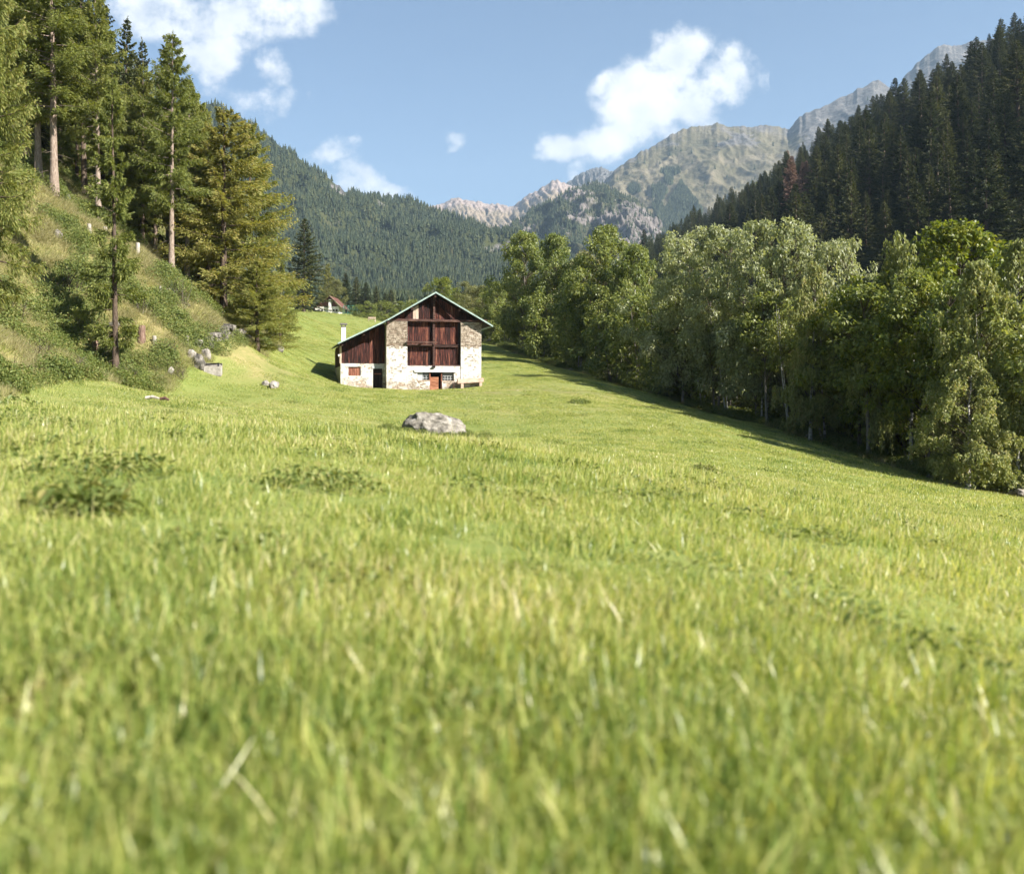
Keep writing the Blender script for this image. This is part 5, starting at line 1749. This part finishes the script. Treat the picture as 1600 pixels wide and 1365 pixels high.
M['stumpred'] = noise_mat('stump_wood', [(.3, (.08, .05, .035)), (.55, (.19, .12, .09)), (.8, (.33, .26, .21))], 2.5, stretch=(5, 5, 1), bump=.6)
M['stumppale'] = noise_mat('bleached_wood', [(.3, (.16, .14, .11)), (.55, (.31, .28, .24)), (.8, (.44, .41, .36))], 2.5, stretch=(5, 5, 1), bump=.5)
stump(221, 533, 14, 24, 'reddish weathered stump on the lower bank', M['stumpred'])
stump(149, 552, 14, 21, 'dull brown stump among bushes left of reddish stump', M['stumpred'])
stump(241, 538, 8, 13, 'short bleached stump right of the reddish stump', M['stumppale'])
stump(291, 539, 8, 15, 'bleached stump above the pale blocks', M['stumppale'])
stump(250, 468, 7, 20, 'bleached post on the grassy slope by the path', M['stumppale'], 'wooden_post', 'post')
stump(215, 397, 8, 19, 'bleached post midway up the slope near the thin larch', M['stumppale'], 'wooden_post', 'post')
stump(164, 365, 8, 12, 'right one of two bleached posts below the slim trunk', M['stumppale'], 'wooden_post', 'post')
stump(139, 362, 8, 13, 'left one of two bleached posts below the slim trunk', M['stumppale'], 'wooden_post', 'post')
stump(97, 548, 4, 20, 'thin crooked white stick among the bank bushes', M['stumppale'], 'stick', 'stick')
stump(1574, 772, 5, 24, 'short brown wooden post at the meadow edge lower right', M['rust'], 'wooden_post', 'post', 30, 60)


def build_branch():
    d = 43.0
    for px, ln, mat, lb in ((238, .62, M['stumppale'], 'pale piece of fallen branch in the left meadow'), (257, .40, M['beam'], 'dark piece of wood beside the pale fallen branch')):
        x = (px - CX) / F * d
        m = MB().tube([(-ln / 2, 0, .05), (0, .03, .09), (ln / 2, -.02, .02)], [.07, .08, .04], 7)
        o = m.build('fallen_branch', mat, None, True)
        o.location = (x, d, float(H(x, d)) + .06)
        tag(o, lb, 'branch')


build_branch()


def ribbon(name, pts, wid, mat):
    """a trodden strip lying on the ground"""
    p = np.array(pts, float)
    t = np.linspace(0, 1, 60)
    tt = np.linspace(0, 1, len(p))
    c = np.c_[np.interp(t, tt, p[:, 0]), np.interp(t, tt, p[:, 1])]
    tg = np.gradient(c, axis=0); tg /= np.linalg.norm(tg, axis=1)[:, None]
    nrm = np.c_[-tg[:, 1], tg[:, 0]]
    rows = []
    for k in np.linspace(-1, 1, 7):
        q = c + nrm * (k * wid / 2 * (1 + .25 * fbm(t * 9, k, 0, 2)))[:, None]
        rows.append(np.c_[q, H(q[:, 0], q[:, 1]) + .05])
    v = np.stack(rows, 0)
    i = np.arange(7 * 60).reshape(7, 60)
    f = np.stack([i[:-1, :-1], i[:-1, 1:], i[1:, 1:], i[1:, :-1]], -1).reshape(-1, 4)
    link(name, np_mesh(name, v.reshape(-1, 3), f, mat, True), kind='structure')


def g2(px, d):
    return ((px - CX) / F * d, d)


ribbon('path', [g2(262, 65), g2(300, 70), g2(318, 78), g2(338, 92), g2(345, 110)], 1.3, M['gravel'])
ribbon('dirt_path', [g2(845, 132), g2(872, 122), g2(893, 113), g2(905, 108)], 1.3, M['gravel'])

# bushes that stand out on the bank
for px, py, w_, hgt, kind, lb in [
        (112, 470, 1.0, 2.5, 'bush', 'dark green bush in the middle of the grassy bank'),
        (222, 488, 1.0, 1.8, 'bush', 'round dark bush right of the thin larch foot'),
        (285, 478, .9, 2.4, 'bush', 'dark bush in the shade below the path'),
        (30, 500, 1.3, 1.5, 'bush', 'wide green bush at the left edge of the bank'),
        (120, 520, 1.3, 1.5, 'bush', 'spreading bush at the top of the low bank'),
        (62, 560, 1.2, 1.3, 'bush', 'low bush left of the crooked white stick'),
        (130, 590, 1.2, 1.3, 'bush', 'low bush at the bank foot below the brown stump'),
        (195, 600, 1.3, 1.4, 'bush', 'bush at the bank foot nearest the fallen branch'),
        (265, 560, 1.2, 1.3, 'bush', 'bush below the bleached stumps left of the blocks'),
        (330, 522, 1.4, 1.2, 'bush', 'bush on the bank right above the stone wall'),
        (365, 520, 1.4, 1.3, 'bush', 'bush between the stone wall and golden larch'),
        (282, 592, 1.1, 1.0, 'bush', 'bush right beside the stone trough on its left'),
        (20, 590, 1.2, 1.2, 'bush', 'low bush at the bank foot by the left edge')]:
    d = gd(px, py, 38, 100)
    plant(kind, 'green_bush', lb, 'bush', (px - CX) / F * d, d, hgt, None, w_)
# larch saplings and brush on the left edge
at('larch', 'larch_tree', 'young larch at the left edge halfway up the bank', 'tree', 12, 60, 245, None, 1.0, .3, 0)


# ------------------------------------------------------------------ the chalet and its garden
def build_chalet():
    d = 232.0
    x = (513 - CX) / F * d
    z = (HOR - 488) / F * d
    c = thing('chalet', 'white chalet with red brown gable roof behind the meadow brow', 'house', (x, d, z - 1.5), R(-4), None, (.88, .88, .88))
    MB().box(-3.7, 3.0, 0, 7, -1, 3.3).build('wall', M['whitewash'], c)
    MB().prism([(-3.0, 3.303), (2.6, 3.303), (.7, 5.9)], .05, .12).build('gable', M['redroof'], c)
    r = MB()
    r.prism([(.6, 6.25), (.75, 6.05), (4.1, 2.72), (4.1, 2.95)], -1.2, 8)
    r.prism([(.6, 6.25), (.45, 6.05), (-3.9, 2.72), (-3.9, 2.95)], -.2, 8)
    r.build('roof', M['redroof'], c)
    MB().prism([(.6, 6.30), (.72, 6.02), (4.15, 2.70), (4.15, 2.98)], -1.25, -1.203).build('bargeboard', M['palewood'], c)
    MB().box(.25, .95, -.75, -.05, -1, 5.2).build('chimney', M['whitewash'], c)
    for s in (-2.6, -1.7, 1.5, 2.3):
        f = MB().box(s - .28, s + .28, -.05, -.003, 1.9, 2.55).build('window', M['beam'], c)
        MB().box(s - .2, s + .2, -.08, -.053, 1.97, 2.48).build('pane', M['glass'], f)
    MB().box(-3.7, -.2, -1.6, -.1, 1.30, 1.42).build('balcony', M['palewood'], c)
    f = thing('climbing_frame', 'open green metal frame right of the white chalet', 'playframe', ((547 - CX) / F * 230, 230, (HOR - 490) / F * 230 - .4))
    for s in (-1.7, -.55, .55, 1.7):
        MB().tube([(s, 0, 0), (s, 0, 1.7), (s * .96, .3, 2.2), (s * .96, 1.5, 2.45), (s, 2.6, 2.2), (s, 2.8, 1.6), (s, 2.8, 0)], .07, 6).build('hoop', M['greenmetal'], f)
    for yy, zz in ((0, 1.7), (1.5, 2.45), (2.8, 1.6), (0, .5)):
        MB().tube([(-1.75, yy, zz), (1.75, yy, zz)], .06, 6).build('rail', M['greenmetal'], f)
    d = 186
    xx = (581 - CX) / F * d
    b = thing('garden_bench', 'pale wooden bench on the meadow brow behind barn roof', 'bench', (xx, d, float(H(xx, d))))
    MB().box(-.75, .75, -.2, .2, .42, .5).build('seat', M['palewood'], b)
    MB().box(-.75, .75, .2, .25, .62, .9).build('backrest', M['palewood'], b)
    for s in (-.65, .65):
        MB().box(s - .05, s + .05, -.18, .26, -.1, .417).build('leg', M['palewood'], b)


build_chalet()

# leafy weeds near the camera
for k, (px, py, d0_, d1_, rad, hg, lf, lb) in enumerate([
        (150, 745, 3, 12, .45, .20, .055, 'clump of broad nettle leaves in the grass far left'),
        (125, 800, 3, 12, .25, .15, .08, 'small clump with long curved leaves below the nettles'),
        (478, 765, 3, 12, .36, .17, .055, 'leafy dark green weed left of the picture middle'),
        (262, 650, 14, 60, .8, .22, .10, 'flat dark green weed patch in the left meadow'),
        (1098, 735, 14, 60, .45, .22, .10, 'small dark weed tuft in the right meadow'),
        (925, 585, 60, 120, 1.1, .3, .16, 'dark weed patch near the shaded meadow edge'),
        (905, 630, 50, 90, .8, .3, .14, 'dark green weed patch right of the barn knoll')]):
    d = gd(px, py, d0_, d1_)
    me = weed_clump(300 + k, 260 if d < 15 else 420, rad, hg, lf, M['herb'], .5)
    x = (px - CX) / F * d
    o = thing('leafy_weed', lb, 'weed', (x, d, float(H(x, d))))
    link('leaves', me, o)

# ------------------------------------------------------------------ the air in the valley
hm, N, L = new_mat('valley_haze')
pv = N('ShaderNodeVolumePrincipled')
pv.inputs['Color'].default_value = (.58, .79, 1.0, 1)
pv.inputs['Density'].default_value = 0.8e-4
pv.inputs['Anisotropy'].default_value = .1
ou = N('ShaderNodeOutputMaterial')
L(pv.outputs[0], ou.inputs['Volume'])
hz = MB().box(-3800, 3800, -120, 8200, -60, 1900).build('haze', hm, kind='stuff')
hz.display_type = 'WIRE'
